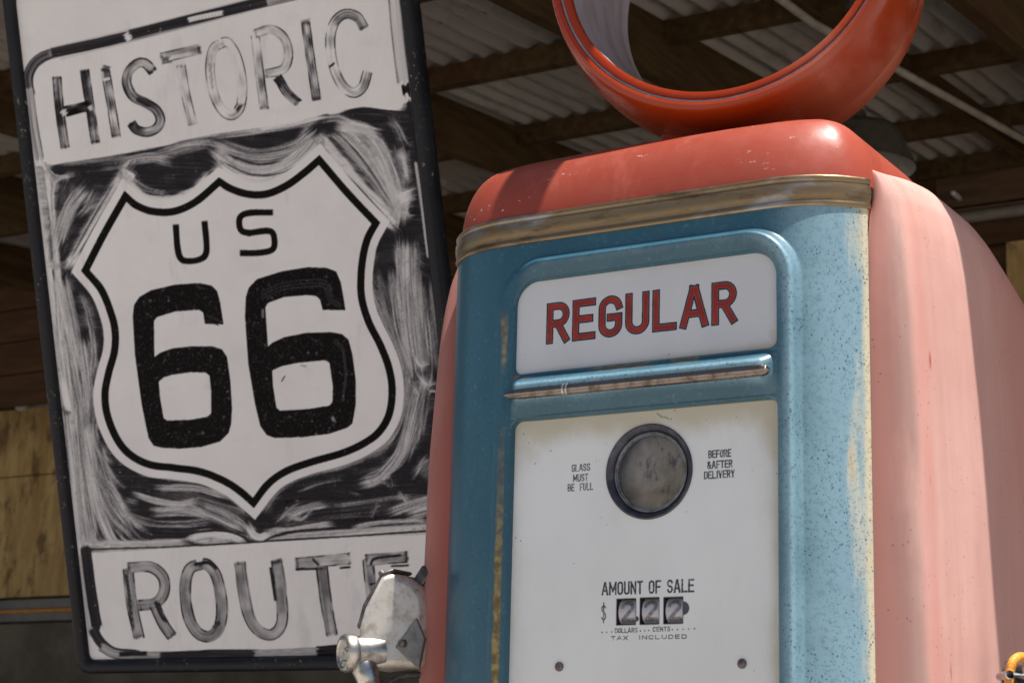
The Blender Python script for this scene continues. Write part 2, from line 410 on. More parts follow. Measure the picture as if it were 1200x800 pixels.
BLUE = mat_blue(); PINK = mat_pink(); DOME = mat_dome(); GLOBE = mat_globe(); TRIM = mat_trim(); CHROME = mat_chrome()
DIAL = mat_printed('white_dial_enamel', (.76, .77, .77), (.018, .02, .028), .8)
GLASSW = mat_printed('white_price_glass', (.61, .62, .64), (.010, .010, .016), .5, red=(.34, .026, .007), rough=.12)
BLACK = simple('black_rubber', (.012, .012, .014), (.03, .028, .03), 40, .5)
DARK = simple('dark_window_recess', (.030, .026, .030), (.06, .05, .05), 60, .5)
SCREW = simple('rusty_screw_steel', (.10, .075, .07), (.22, .18, .17), 160, .45, metal=.6)

# ================================================================== GAS PUMP
XC, HW = -.0240, .2560
PUMP = thing('gas_pump', 'vintage blue and faded pink gasoline pump with REGULAR panel and hollow red ring on top', 'gas pump', (XC, .22, 0))
def y_face(x):      # plan of the door: flat in the middle, rolling back at both sides
    return .046*np.clip((np.abs(x-XC)-.140)/(HW-.140), 0, 1)**3.0
xs = np.linspace(XC-HW, XC+HW, 520); zs = np.concatenate([np.linspace(.42, 1.09, 60)[:-1], np.linspace(1.09, 1.655, 570)])
X, Z = np.meshgrid(xs, zs)
AX0, AX1, AZ0, AZ1 = -.172, .149, 1.4690, 1.5785
BX0, BX1, BZ0, BZ1 = -.1735, .150, .70, 1.4200
dA = rbox(X, Z, AX0, AX1, AZ0, AZ1, .030, .010); dB = rbox(X, Z, BX0, BX1, BZ0, BZ1, .013)
dC = rbox(X, Z, AX0, AX1, BZ0, AZ1, .034, .013); d = np.minimum(dA, dB)
def lip(t): return np.where(t < .0165, .22+.78*sstep(-.004, .0165, t), 1-sstep(.0165, .0255, t))
side = sstep(-.004, .016, np.minimum(X-AX0, AX1-X))
bridge = .22+(.06+1.34*np.minimum(sstep(-.001, .016, AZ0-Z), sstep(-.003, .024, Z-BZ1))-.22)*side
h = np.where(dC > 0, lip(np.maximum(dC, 0))*(1-.78*sstep(-.125, -.172, X)), np.where((Z > BZ1) & (Z < AZ0), bridge, .22*(1-.78*sstep(-.125, -.172, X))))
ww = np.full(X.shape, .0045)
Yd = y_face(X)-.0120*h
Yd = np.where(d < 0, np.minimum(Yd+.030*sstep(0, -ww*1.6, d), .0150), Yd)
Yd = Yd+.0012*(fbm(X*9, Z*9, 5)-.5)
keep = np.ones((len(zs)-1, len(xs)-1), bool); dm = (d[1:, 1:]+d[:-1, :-1])/2; wm = ww[1:, 1:]
keep &= dm > -wm*1.7-.002
rust = sstep(.020, .004, np.abs(d-.004))*(X < AX0+.012)*(X < -.16)
rust = np.clip(sstep(-.0055, -.0075, X-AX0+.0035*(fbm(X*20, Z*14, 61)-.5))*sstep(-.0175, -.0145, X-AX0+.010*(fbm(X*8, Z*11, 62)-.5))*(dC > -.003)*np.where(dB < .03, sstep(1.422, 1.40, Z)*(.25+.75*sstep(1.40, 1.22, Z)), .55*sstep(1.47, 1.49, Z)*sstep(1.55, 1.53, Z)), 0, 1)
rust = np.maximum(rust, sstep(.5, 1., sstep(.010, .0, np.abs(Z-(AZ0-.003))))*.55*(X > AX0)*(X < AX1)*(fbm(X*30, Z*30, 9) > .45))
grid('door', np.stack([X, Yd, Z], -1), BLUE, PUMP, keep, dict(rust=rust, crest=h))
DOOR = PUMP.children[-1]

# white REGULAR glass --------------------------------------------------------
YA, YB = .0045, .0080
def loc(p, Y): q = onY(p, Y); return q[0], q[2]
gx = np.linspace(AX0-.002, AX1+.002, 860); gz = np.linspace(AZ0-.003, AZ1+.003, 300)
X, Z = np.meshgrid(gx, gz)
D = np.full(X.shape, 1e9); L = np.full(X.shape, -1)
l0 = loc((644, 398.5), YA); l1 = loc((859, 333), YA)
reg = text_strokes('REGULAR', l0[0], l1[0], l0[1], loc((859, 368.5), YA)[1]*.5+l0[1]*.5+(l1[1]-loc((859, 334), YA)[1]), .5)
zlo = l0[1]; zhi = l1[1]; reg = text_strokes('REGULAR', l0[0], l1[0], zlo, zhi, .56)
for k, (c, st) in enumerate(reg):
    Dk = np.full(X.shape, 1e9); paint_strokes(X, Z, Dk, st, .012)
    L = np.where(Dk < np.minimum(D, .0062), k, L); D = np.minimum(D, Dk)
wob = .0004*(fbm(X*160, Z*160, 3)-.5)
ink = sstep(.0049, .0045, D+wob); tint = sstep(.0030, .0027, D+wob); ink = ink*(1-tint)
dm = rbox(X, Z, AX0, AX1, AZ0, AZ1, .030, .010)
edge = sstep(-.022, 0, dm)*(.5+.5*(Z < AZ0+.022)*sstep(-.1, .13, X))
LF = L[:-1, :-1]+1
P = np.stack([X, np.full(X.shape, YA), Z], -1)
o = split_grid(P, np.where(LF > 0, 99, 0), ['brand_glass'], [GLASSW], [PUMP], dict(ink=ink, tint=tint, edge=edge))
BG = o[0]
split_grid(P, LF, [None]+['letter']*7, [GLASSW]*8, [BG]*8, dict(ink=ink, tint=tint, edge=edge))

# white dial face ------------------------------------------------------------
gx = np.concatenate([np.linspace(BX0-.004, -.101, 70)[:-1], np.linspace(-.101, .107, 600), np.linspace(.107, BX1+.004, 44)[1:]]); gz = np.concatenate([np.linspace(.695, 1.10, 20)[:-1], np.linspace(1.10, 1.16, 60)[:-1], np.linspace(1.16, 1.245, 250)[:-1], np.linspace(1.245, 1.32, 75)[:-1], np.linspace(1.32, 1.39, 200)[:-1], np.linspace(1.39, BZ1+.003, 40)])
X, Z = np.meshgrid(gx, gz); D = np.full(X.shape, 1e9); L = np.zeros(X.shape, int)
def line(txt, pa, pb, hpx, wr, sw, k, wid=None):
    """text whose baseline runs from pixel pa to pb, hpx tall"""
    a = loc(pa, YB); b = loc(pb, YB); t = loc((pa[0], pa[1]-hpx), YB)
    z0 = (a[1]+b[1])/2; hh = t[1]-a[1]
    Dk = np.full(X.shape, 1e9)
    for c, st in text_strokes(txt, a[0]+sw, b[0]-sw, z0+sw, z0+hh-sw, wr): paint_strokes(X, Z, Dk, st, .004)
    Dk = Dk-sw
    global D, L
    L[:] = np.where(Dk < .0006, k, L); D[:] = np.minimum(D, Dk)
line('GLASS', (670, 552.5), (691.5, 551), 8.6, .42, .00056, 1)
line('MUST', (671.5, 564.5), (689, 563), 8.6, .42, .00056, 1)
line('BE  FULL', (665.5, 575.5), (695, 573.5), 8.6, .42, .00056, 1)
line('BEFORE', (830, 537), (857, 534.5), 9.2, .42, .00068, 2)
line('&AFTER', (828.5, 549.5), (858.5, 547), 9.2, .42, .00068, 2)
line('DELIVERY', (825, 561.5), (861, 558.5), 9.2, .42, .00068, 2)
line('AMOUNT OF SALE', (705, 697.5), (813.5, 693), 15.5, .42, .00104, 3)
line('$', (704.5, 728.5), (710, 728.2), 22, .30, .0006, 4)
line('DOLLARS', (720.5, 741.5), (747, 740), 5.6, .48, .00042, 5)
line('CENTS', (765, 740), (785.5, 738.6), 5.6, .48, .00042, 5)
line('TAX', (716, 749.8), (735.5, 749), 4.9, .62, .00042, 6)
line('INCLUDED', (748.5, 749.3), (804.5, 747), 4.9, .62, .00042, 6)
for px, py in [(705.5, 740.5), (711, 740.2), (716.7, 739.8), (750.5, 738.6), (755.5, 738.3), (760.3, 738), (788, 737.2), (794, 737), (800.5, 736.8), (807, 736.4), (813.8, 736)]:
    q = loc((px, py), YB); dd = np.hypot(X-q[0], Z-q[1])-.0008; L[:] = np.where(dd < .0006, 5, L); D[:] = np.minimum(D, dd)
wear = fbm(X*420, Z*420, 11)
ink = sstep(.00030, -.00020, D+.0004*(wear-.5))*(.97-.25*sstep(.55, .8, wear))
# crack like scratch under the top edge
crk = [loc(p, YB) for p in ((770, 484), (775, 488), (781, 489), (786, 492), (788, 485), (791, 480))]
dc = seg_dist(X, Z, crk); ink = np.maximum(ink, .75*sstep(.0009, .0002, dc)*(fbm(X*300, Z*300, 4) > .4))
SW = loc((760.5, 552), YB); SR = .0512
holes = np.hypot(X-SW[0], Z-SW[1]) < SR-.003
WINS = []
for (a, b) in [((722.5, 700.8), (745, 731.6)), ((750, 699.4), (772.3, 731)), ((777.8, 698.8), (800.2, 730.2))]:
    p0 = loc((a[0], b[1]), YB); p1 = loc((b[0], a[1]), YB); WINS.append((p0[0], p1[0], p0[1], p1[1]))
    holes |= (X > p0[0]) & (X < p1[0]) & (Z > p0[1]) & (Z < p1[1])
CIRC = [(loc((800.5, 712), YB), .0072), (loc((746, 724.5), YB), .0028)]
blk = np.zeros(X.shape)
for q, r in CIRC:
    blk = np.maximum(blk, sstep(r+.0005, r-.0005, np.hypot(X-q[0], Z-q[1])))
for (x0, x1, z0, z1) in WINS: blk = np.maximum(blk, .85*sstep(.0011, .0005, rbox(X, Z, x0, x1, z0, z1, .0003)))
ink = np.maximum(ink, blk*.93)
dm = rbox(X, Z, BX0, BX1, BZ0, BZ1, .013)
edge = sstep(-.05, .0, dm)*.45+.55*sstep(1.33, 1.42, Z)+.25*sstep(-.02, 0, -np.abs(X-BX1))
P = np.stack([X, YB+.0005*(fbm(X*12, Z*12, 8)-.5), Z], -1)
hf = holes[1:, 1:] | holes[:-1, :-1]
LF = np.where(hf, 99, L[:-1, :-1])
at = dict(ink=ink, tint=ink*0, edge=edge)
DF = split_grid(P, np.where((LF > 0) & (LF < 99), 98, LF), ['dial_face'], [DIAL], [PUMP], at)[0]
split_grid(P, LF, [None]+['caption']*6, [DIAL]*7, [DF]*7, at)

# number windows with their wheels
WHEEL = mat_printed('number_wheel_paint', (.50, .49, .52), (.06, .06, .075), 0, rough=.35)
for (x0, x1, z0, z1) in WINS:
    b = MB(); dp = .012; m = .0006
    V = [(x0, YB, z0), (x1, YB, z0), (x1, YB, z1), (x0, YB, z1)]; V += [(x, YB+dp, z) for x, _, z in V]
    b.add(V, [(0, 1, 5, 4), (1, 2, 6, 5), (2, 3, 7, 6), (3, 0, 4, 7), (4, 5, 6, 7)])
    nw = b.build('number_window', DARK, PUMP, smooth=False)
    ux = np.linspace(x0+.0015, x1-.0008, 70); an = np.linspace(-1.05, 1.05, 100); zc = (z0+z1)/2; rr = (z1-z0)/2/math.sin(1.05)*1.0
    UX, AN = np.meshgrid(ux, an); ZZ = zc+rr*np.sin(AN); YY = YB+.0012+rr*(1-np.cos(AN))
    Dk = np.full(UX.shape, 1e9); wx = x1-x0
    for c, st in text_strokes('2', x0+.26*wx, x1-.2*wx, zc-.0085, zc+.0095, .5):
        for s in st: Dk = np.minimum(Dk, seg_dist(UX, ZZ, s))
    wi = sstep(.0026, .0016, Dk)*(.55+.7*(fbm(UX*500, ZZ*500, 2)-.3)); wi = np.clip(wi, 0, 1)
    grid('number_wheel', np.stack([UX, YY, ZZ], -1), WHEEL, nw, None, dict(ink=wi, tint=wi*0, edge=wi*0))

# round sight window
n = N('sight_window_bezel'); f = n.noise(50, 5, .7)
BEZ = n.set(base=n.mix(n.rng(f, .4, .7), (.030, .030, .045), (.085, .085, .11)), rough=n.rng(f, .3, .7, .28, .5), spec=.5)
sc_ = (SW[0], YB, SW[1])
b = MB(); b.lathe([(SR+.0005, .0005), (SR+.0002, -.0015), (SR-.0012, -.002), (SR-.0025, -.001), (SR-.0055, .003), (SR-.0070, .0062), (SR-.0075, .020), (SR-.010, .026)], sc_, (0, 1, 0), 96)
sw = b.build('sight_window', BEZ, PUMP)
b = MB(); rr = SR-.0075
b.lathe([(rr+.0003, .0055), (rr-.0006, .0036), (rr-.0018, .0036), (rr-.0026, .0050), (rr-.0036, .0050), (rr-.0045, .0075)], sc_, (0, 1, 0), 96)
b.build('retaining_ring', mat_chrome('dull_ring_metal', (.30, .30, .31), (.14, .13, .13), .32), sw)
n = N('cloudy_brown_backing'); x, y, z = n.sep()
f = n.noise(24, 6, .65); g = n.noise(48, 5, .7, n.mapv((1, 1, .6), (3, 1, 2)))
c = n.mix(n.rng(f, .40, .62), (.40, .35, .28), (.22, .165, .09)); c = n.mix(n.rng(g, .52, .62), c, (.045, .035, .03)); c = n.mix(n.rng(n.noise(17, 3, .5, n.mapv((1, 1, .5), (7, 2, 5))), .52, .66), c, (.50, .48, .47))
b = MB(); b.lathe([(rr, .020), (.022, .0225), (.0001, .023)], sc_, (0, 1, 0), 64)
b.build('backing', n.set(base=c, rough=.5), sw)
n = N('dusty_window_glass'); hz = n.rng(n.noise(14, 5, .6, n.mapv((1.6, 1, .5))), .35, .7, .03, .17)
tr = n.t.nodes.new('ShaderNodeBsdfTransparent'); mx = n.t.nodes.new('ShaderNodeMixShader'); gl = n.t.nodes.new('ShaderNodeBsdfGlossy'); gl.inputs['Roughness'].default_value = .06
df = n.t.nodes.new('ShaderNodeBsdfDiffuse'); df.inputs[0].default_value = (.5, .5, .53, 1); m2 = n.t.nodes.new('ShaderNodeMixShader'); fr = n.t.nodes.new('ShaderNodeFresnel')
n.t.links.new(hz, mx.inputs[0]); n.t.links.new(tr.outputs[0], mx.inputs[1]); n.t.links.new(df.outputs[0], mx.inputs[2])
n.t.links.new(fr.outputs[0], m2.inputs[0]); n.t.links.new(mx.outputs[0], m2.inputs[1]); n.t.links.new(gl.outputs[0], m2.inputs[2])
n.t.links.new(m2.outputs[0], n.t.nodes['Material Output'].inputs[0])
b = MB(); b.lathe([(rr-.003, .0062), (.030, .0048), (.016, .0036), (.0001, .0031)], sc_, (0, 1, 0), 64)
b.build('glass', n.m, sw)

# screws on the dial
for p in ((655.5, 780.5), (869.8, 777)):
    q = loc(p, YB); b = MB(); b.lathe([(.0052, .0005), (.0050, -.0012), (.0038, -.0026), (.0001, -.0031)], (q[0], YB, q[1]), (0, 1, 0), 24)
    b.box((q[0], YB-.0030, q[1]), (.0041, .0003, .0006), np.array([[.5, 0, .87], [0, 1, 0], [-.87, 0, .5]]))
    b.build('screw', SCREW, PUMP)

# chrome bar between the openings
pa = onY((593, 464), -.010); pb = onY((904, 433.5), -.010); zb = (pa[2]+pb[2])/2; x0, x1 = pa[0], pb[0]
prof = [(x0, .0014), (x0+.006, .0042), (x0+.02, .0062), (x1-.018, .0066), (x1-.008, .0062), (x1-.003, .0046), (x1, .0010)]
XSp = np.concatenate([np.linspace(prof[i][0], prof[i+1][0], 6)[:-1] for i in range(len(prof)-1)]+[[x1]])
RR = np.interp(XSp, [p[0] for p in prof], [p[1] for p in prof])
an = np.linspace(0, 2*math.pi, 56, endpoint=False); rip = 1-.10*(np.cos(an*9) < -.3)*(np.abs(np.sin(an)) < .75)
P = np.stack([np.repeat(XSp[:, None], 56, 1), -.0138-RR[:, None]*1.0*rip*np.cos(an), zb+RR[:, None]*rip*np.sin(an)], -1)
bar = grid('chrome_bar', P, mat_chrome('brown_tinted_chrome', (.27, .225, .195), (.13, .10, .08), .2), PUMP, wrap=True)
b = MB(); xj = onY((664, 459), -.013)[0]
for dx in (-.0022, .0022): b.lathe([(.0062, -.0012), (.0072, -.0004), (.0072, .0004), (.0062, .0012)], (xj+dx, -.0138, zb), (1, 0, 0), 28)
b.build('joint_ring', CHROME, bar)

# tarnished band over the door ---------------------------------------------
tx = np.concatenate([[XC-HW-.003], np.linspace(XC-HW, XC+HW, 220), [XC+HW+.001]])
ty = y_face(np.clip(tx, XC-HW, XC+HW)); ty[0] = ty[1]+.02; ty[-1] = ty[-2]+.004
g = np.gradient(np.stack([tx, ty], 1), axis=0); nx_, ny_ = g[:, 1], -g[:, 0]; ln = np.hypot(nx_, ny_); nx_, ny_ = nx_/ln, ny_/ln
prof = [(-.012, 1.6215), (.0040, 1.6215), (.0058, 1.6228), (.0058, 1.6258), (.0042, 1.6275), (.0040, 1.6290), (.0062, 1.6330), (.0074, 1.6385), (.0070, 1.6440), (.0046, 1.6478), (.0046, 1.6490), (.0062, 1.6505), (.0064, 1.6535), (.0048, 1.6550), (-.014, 1.6552)]
tk = .5; td = -.0012*sstep(.16, .24, tx-XC)
P = np.stack([np.stack([tx+nx_*(o_*tk+td), ty+ny_*(o_*tk+td), np.full(tx.shape, z_)], -1) for o_, z_ in prof], 0)
tb = grid('trim_band', P, TRIM, PUMP); tb.data.set_sharp_from_angle(angle=math.radians(50))

# salmon lid ----------------------------------------------------------------
def rrect(cx, cy, hx, hy, r, n=14, m=24):
    r = max(min(r, hx-.001, hy-.001), .001); out = []
    for sx, sy, a0 in ((1, -1, -90), (1, 1, 0), (-1, 1, 90), (-1, -1, 180)):
        for k in range(n+1):
            a = math.radians(a0+90*k/n); out.append((cx+sx*(hx-r)+r*math.cos(a), cy+sy*(hy-r)+r*math.sin(a)))
        nx2 = {(1, -1): (1, 1), (1, 1): (-1, 1), (-1, 1): (-1, -1), (-1, -1): (1, -1)}[(sx, sy)]
        pa = out[-1]; a = math.radians({(1, -1): 0, (1, 1): 90, (-1, 1): 180, (-1, -1): 270}[(sx, sy)])
        pb = (cx+nx2[0]*(hx-r)+r*math.cos(a), cy+nx2[1]*(hy-r)+r*math.sin(a))
        for k in range(1, m): out.append((pa[0]+(pb[0]-pa[0])*k/m, pa[1]+(pb[1]-pa[1])*k/m))
    return np.array(out)
LX, LY, LHX, LHY = XC, .286, .2575, .285
rings = []
for k in range(26):
    t = k/25
    if t < .62:
        a = t/.62*math.pi/2; ins = .056*(1-math.cos(a))+.004*t; z = 1.648+.090*math.sin(a)
    else:
        u = (t-.62)/.38; ins = .060+.165*u; z = 1.738+.012*(1-(1-u)**2)
    q = rrect(LX, LY, LHX-ins, LHY-ins, max(.022-ins*.15, .004))
    # front corners roll back like the door, crown a little across the width
    bow = .046*np.clip((np.abs(q[:, 0]-LX)-.140)/(LHX-.140), 0, 1)**3.0*np.clip((LY-q[:, 1])/.15, 0, 1)
    zz = z+.001-.009*(np.abs(q[:, 0]-LX)/LHX)**2.6*(min(t/.62, 1))-.085*sstep(.30, .60, q[:, 1])*min(t/.62, 1)
    rings.append(np.stack([q[:, 0], q[:, 1]+bow, zz], -1))
lid = grid('lid', np.array(rings), DOME, PUMP, wrap=True)

# side panels ----------------------------------------------------------------
def panel(sgn):
    # plan path: out from the door edge, round the front corner, along the side, round the rear
    gp = smooth_path([(0, .0465), (.25, .0475), (.55, .0500), (.77, .0550), (.91, .066), (.98, .085), (1.0, .115), (1.01, .20), (1.0, .36), (1.0, .50), (.97, .575), (.88, .62), (.7, .645), (.4, .657), (0, .66)], .02)
    gp = np.asarray(gp); ds = np.hypot(np.diff(gp[:, 0])*.06, np.diff(gp[:, 1])); s = np.concatenate([[0], np.cumsum(ds)]); s = s/.42
    zt, z1 = 1.664, 1.50
    zz = np.concatenate([np.linspace(.10, z1, 30)[:-1], z1+(zt-z1)*np.sin(np.linspace(0, math.pi/2, 26))])
    b = np.interp(zz, [.10, 1.142, 1.33, 1.48, 1.535, 1.575, 1.608, 1.632, 1.648, 1.658, zt], [.060, .0525, .0495, .0455, .0425, .0395, .0350, .0285, .0195, .011, 0])
    if sgn < 0: b = np.interp(zz, [.10, 1.142, 1.33, 1.48, 1.535, 1.575, 1.608, 1.632, 1.648, 1.658, zt], [.060, .0525, .050, .0505, .0525, .0525, .0495, .042, .030, .018, 0])
    xe = XC+sgn*(HW-.0015)
    fb = np.clip((zz-z1)/(zt-z1), 0, 1)**2   # the shoulder also rolls back a little at front and rear
    P = np.stack([xe+sgn*b[:, None]*gp[None, :, 0], gp[None, :, 1]+fb[:, None]*.020*(1-gp[None, :, 1]/.25), np.repeat(zz[:, None], len(gp), 1)], -1)
    if sgn < 0: P[..., 1] += .040*np.clip((P[..., 2]-1.36)/.30, 0, 1)**1.35*np.clip((.25-P[..., 1])/.2, 0, 1)
    P[..., 2] += np.clip((P[..., 2]-1.5)/.164, 0, 1)*(-.045*(1-sstep(-.01, .085, s))[None]**1.5*np.clip((P[..., 2]-1.58)/.084, 0, 1)+.004+.030*sstep(.02, .24, P[..., 1])-.075*sstep(.34, .66, P[..., 1]))
    P[..., 0] += sgn*.0012*(fbm(P[..., 1]*7, P[..., 2]*5, 20+sgn)-.5)
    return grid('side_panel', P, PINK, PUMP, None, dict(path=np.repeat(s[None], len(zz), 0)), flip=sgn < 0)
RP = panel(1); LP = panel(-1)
# cabinet behind and below the door
b = MB(); b.box((XC, .350, .84), (HW-.004, .300, .80)); b.box((XC, .33, .06), (HW+.06, .33, .06))
b.build('cabinet', simple('cabinet_primer', (.34, .12, .09), (.42, .17, .13), 12, .5), PUMP, smooth=False, bevel=.006)
b = MB(); b.box((XC, .033, .27), (HW-.006, .014, .145))
b.build('kick_panel', BLUE, PUMP, smooth=False, bevel=.008)

# hollow ring on the lid
RC = np.array([.056, .055, 1.970]); RA = np.array([-.14, 1, -.05])
prof = [(.1865, .010), (.1855, .002), (.1875, -.002), (.1925, -.0035), (.1950, -.0030), (.1962, .0015), (.1982, .0018), (.1995, -.0028), (.2035, -.0040), (.2075, -.0020), (.2105, .004), (.2135, .018), (.2165, .040), (.2175, .065), (.2165, .090), (.2140, .1080), (.2015, .1110), (.2015, .1170), (.2080, .1195), (.2090, .1260), (.2085, .1380), (.2060, .1530), (.2010, .1640), (.1930, .1705), (.1770, .1715)]
b = MB(); b.lathe(prof, RC, RA, 144); gr = b.build('globe_ring', GLOBE, PUMP)
b = MB(); b.lathe([(.1770, .1714), (.1715, .1695), (.1700, .1620), (.1735, .1560), (.1740, .1480), (.1705, .1400), (.1715, .1250), (.1745, .1100), (.1745, .1000), (.1862, .0095)], RC, RA, 144)
b.build('inner_lining', simple('faded_ring_lining', (.30, .25, .24), (.36, .32, .36), 9, .32, spec=.5, stretch=(1, 5, 1)), gr)
b = MB(); b.lathe([(.1955, .0018), (.1962, .0002), (.1972, -.0004), (.1982, .0002), (.1989, .0020)], RC, RA, 144)
b.build('glazing_bead', simple('pale_glazing_bead', (.34, .35, .42), (.46, .47, .55), 50, .3), gr)
b = MB(); q = rrect(RC[0]-.02, RC[1]+.105, .085, .055, .03, 8, 6); q2 = rrect(RC[0]-.02, RC[1]+.105, .105, .065, .04, 8, 6)
V = [(x, y, 1.778) for x, y in q]+[(x, y, 1.735) for x, y in q2]; nn = len(q)
b.add(V, [(k, (k+1) % nn, nn+(k+1) % nn, nn+k) for k in range(nn)]+[tuple(range(nn))])
b.build('ring_saddle', GLOBE, gr)
# ================================================================== PAINTED ROUTE SIGN
TS = math.radians(-15.5)
SV = np.array([0, math.sin(TS), math.cos(TS)]); SNRM = np.array([0, -math.cos(TS), math.sin(TS)])   # up along the sign, outwards
S0 = onY((260, 400), .95)
def spx(p):
    q = on_plane(p, S0, SNRM)-S0; return np.array([q[0], q @ SV])
def s3(u, v, w=0.): return S0+np.multiply.outer(np.asarray(u), np.array([1., 0, 0]))+np.multiply.outer(np.asarray(v), SV)+np.multiply.outer(np.asarray(w)*np.ones(np.shape(u)), SNRM)
# --- canvas: the brushwork, in strokes
K = 1.3; CX0, CY0, CX1, CY1 = -14, -75, 560, 800
CW, CH = int((CX1-CX0)*K), int((CY1-CY0)*K)
yy, xx = np.mgrid[0:CH, 0:CW]; PXX = CX0+xx/K; PYY = CY0+yy/K
ink = .02+.05*(fbm(PXX*.05, PYY*.012, 31)-.3)
LET = np.zeros(ink.shape, int); FX = np.ones(ink.shape); FY = np.full(ink.shape, .02)
def poly(P, val, soft=.6, closed_smooth=False, grain=.06, seed=0, tex=None):
    P = np.asarray(smooth_path(P, 2, True) if closed_smooth else P, float)
    x0, y0 = P.min(0)-3; x1, y1 = P.max(0)+3
    a, b = max(int((y0-CY0)*K), 0), int((y1-CY0)*K)+1; c, d = max(int((x0-CX0)*K), 0), int((x1-CX0)*K)+1
    X, Y = PXX[a:b, c:d], PYY[a:b, c:d]; cov = 0
    for ox in (-.28, 0, .28):
        for oy in (-.28, 0, .28): cov = cov+in_poly(X+ox, Y+oy, P)
    cov = cov/9
    v = val+grain*(fbm(X*.3, Y*.3, seed)-.5)*2
    if tex is not None: v = tex(X, Y)
    ink[a:b, c:d] = ink[a:b, c:d]*(1-cov)+v*cov
    return cov > .25, (slice(a, b), slice(c, d))
_sd = [0]
def stroke(pts, w, val, dry=.3, edge=0., var=.25, alpha=1., nb=5, mark=None, tipfade=.25, patch=0., lng=85):
    _sd[0] += 1; sd = _sd[0]
    Q = smooth_path(pts, 1.6); hw = w/2
    T = np.gradient(Q, axis=0); T /= np.linalg.norm(T, axis=1)[:, None]+1e-9
    cl = np.concatenate([[0], np.cumsum(np.hypot(*np.diff(Q, axis=0).T))])
    x0, y0 = Q.min(0)-hw-2; x1, y1 = Q.max(0)+hw+2
    a, b = max(int((y0-CY0)*K), 0), min(int((y1-CY0)*K)+1, CH); c, d = max(int((x0-CX0)*K), 0), min(int((x1-CX0)*K)+1, CW)
    if a >= b or c >= d: return
    X, Y = PXX[a:b, c:d], PYY[a:b, c:d]; best = np.full(X.shape, 1e9); t = np.zeros(X.shape); s = np.zeros(X.shape); near = np.zeros(X.shape, int)
    for i in range(len(Q)):
        dx, dy = X-Q[i, 0], Y-Q[i, 1]; dd = dx*dx+dy*dy; m = dd < best
        best = np.where(m, dd, best); near = np.where(m, i, near); al = dx*T[i, 0]+dy*T[i, 1]
        t = np.where(m, cl[i]+al, t); s = np.where(m, (dx*-T[i, 1]+dy*T[i, 0])/hw, s)
    r = np.abs(s); L_ = cl[-1]
    bn = fbm(s*nb+50, t/lng, sd, 4); fine = vnoise(s*nb*2.3+9, t/(lng*1.1), sd+40)
    br = .65*bn+.35*fine
    jag = (vnoise(s*6+3, np.zeros_like(s), sd+7)-.5)*w*.45
    endf = np.clip(sstep(-1.5, 1.5, t-jag*tipfade*8*.5)*sstep(-1.5, 1.5, L_-t-jag*tipfade*8), 0, 1)
    lim = 1+.10*(vnoise(t/14, np.zeros_like(t), sd+3)-.5)
    cov = sstep(lim+.6/hw, lim-.6/hw, r)*endf
    hole = sstep(dry-.16, dry+.16, br)        # 1 where the bristles carried paint
    cov = cov*(hole if dry > 0 else 1)*alpha
    v = val+var*(br-.5)*2+edge*sstep(.70, .95, r)*(.4+1.2*vnoise(t/25, s, sd+5))
    if patch:
        v = v+patch*2*(vnoise(t/15, s*.9+3, sd+21)-.5)+.45*patch*(vnoise(t/5, s*2, sd+22)-.5)
        e_ = np.minimum(np.clip(t, 0, 99), np.clip(L_-t, 0, 99)); v = v+.45*sstep(5, 1.5, e_)*(vnoise(s*2, t/3, sd+23)-.15)
        v = v+.5*sstep(.72, .86, r)*sstep(1.05, .9, r)*sstep(.35, .6, vnoise(t/12, np.sign(s)*5., sd+24))
    v = np.clip(v, 0, 1)
    ink[a:b, c:d] = ink[a:b, c:d]*(1-cov)+v*cov
    TXm, TYm = np.zeros(X.shape), np.zeros(X.shape)
    ki = near; TXm, TYm = T[ki, 0], T[ki, 1]; sg = np.where(FX[a:b, c:d]*TXm+FY[a:b, c:d]*TYm < 0, -1, 1)
    wf = np.clip(sstep(1.5, .6, r), 0, 1)*.85
    FX[a:b, c:d] = FX[a:b, c:d]*(1-wf)+TXm*sg*wf; FY[a:b, c:d] = FY[a:b, c:d]*(1-wf)+TYm*sg*wf
    if mark is not None:
        m = (r < 1.02) & (t > -1) & (t < L_+1) & (best < (hw+2)**2)
        LET[a:b, c:d] = np.where(m, mark, LET[a:b, c:d])

# dark field round the shield
FIELD = [(44, 195), (55, 194), (100, 187), (150, 179), (200, 169), (250, 160), (300, 153), (345, 146), (375, 139), (405, 130), (440, 127), (470, 130), (476, 120), (500, 128), (530, 300), (560, 640), (505, 625), (400, 629), (300, 635), (200, 641), (105, 647), (98, 650), (78, 480), (62, 330), (50, 230)]
poly(FIELD, .92, grain=.0, tex=lambda X, Y: .86+.08*(fbm(X*.12, Y*.12, 77)-.6)-.35*sstep(.62, .8, fbm(X*.35, Y*.06, 71))*.5)
G = .30
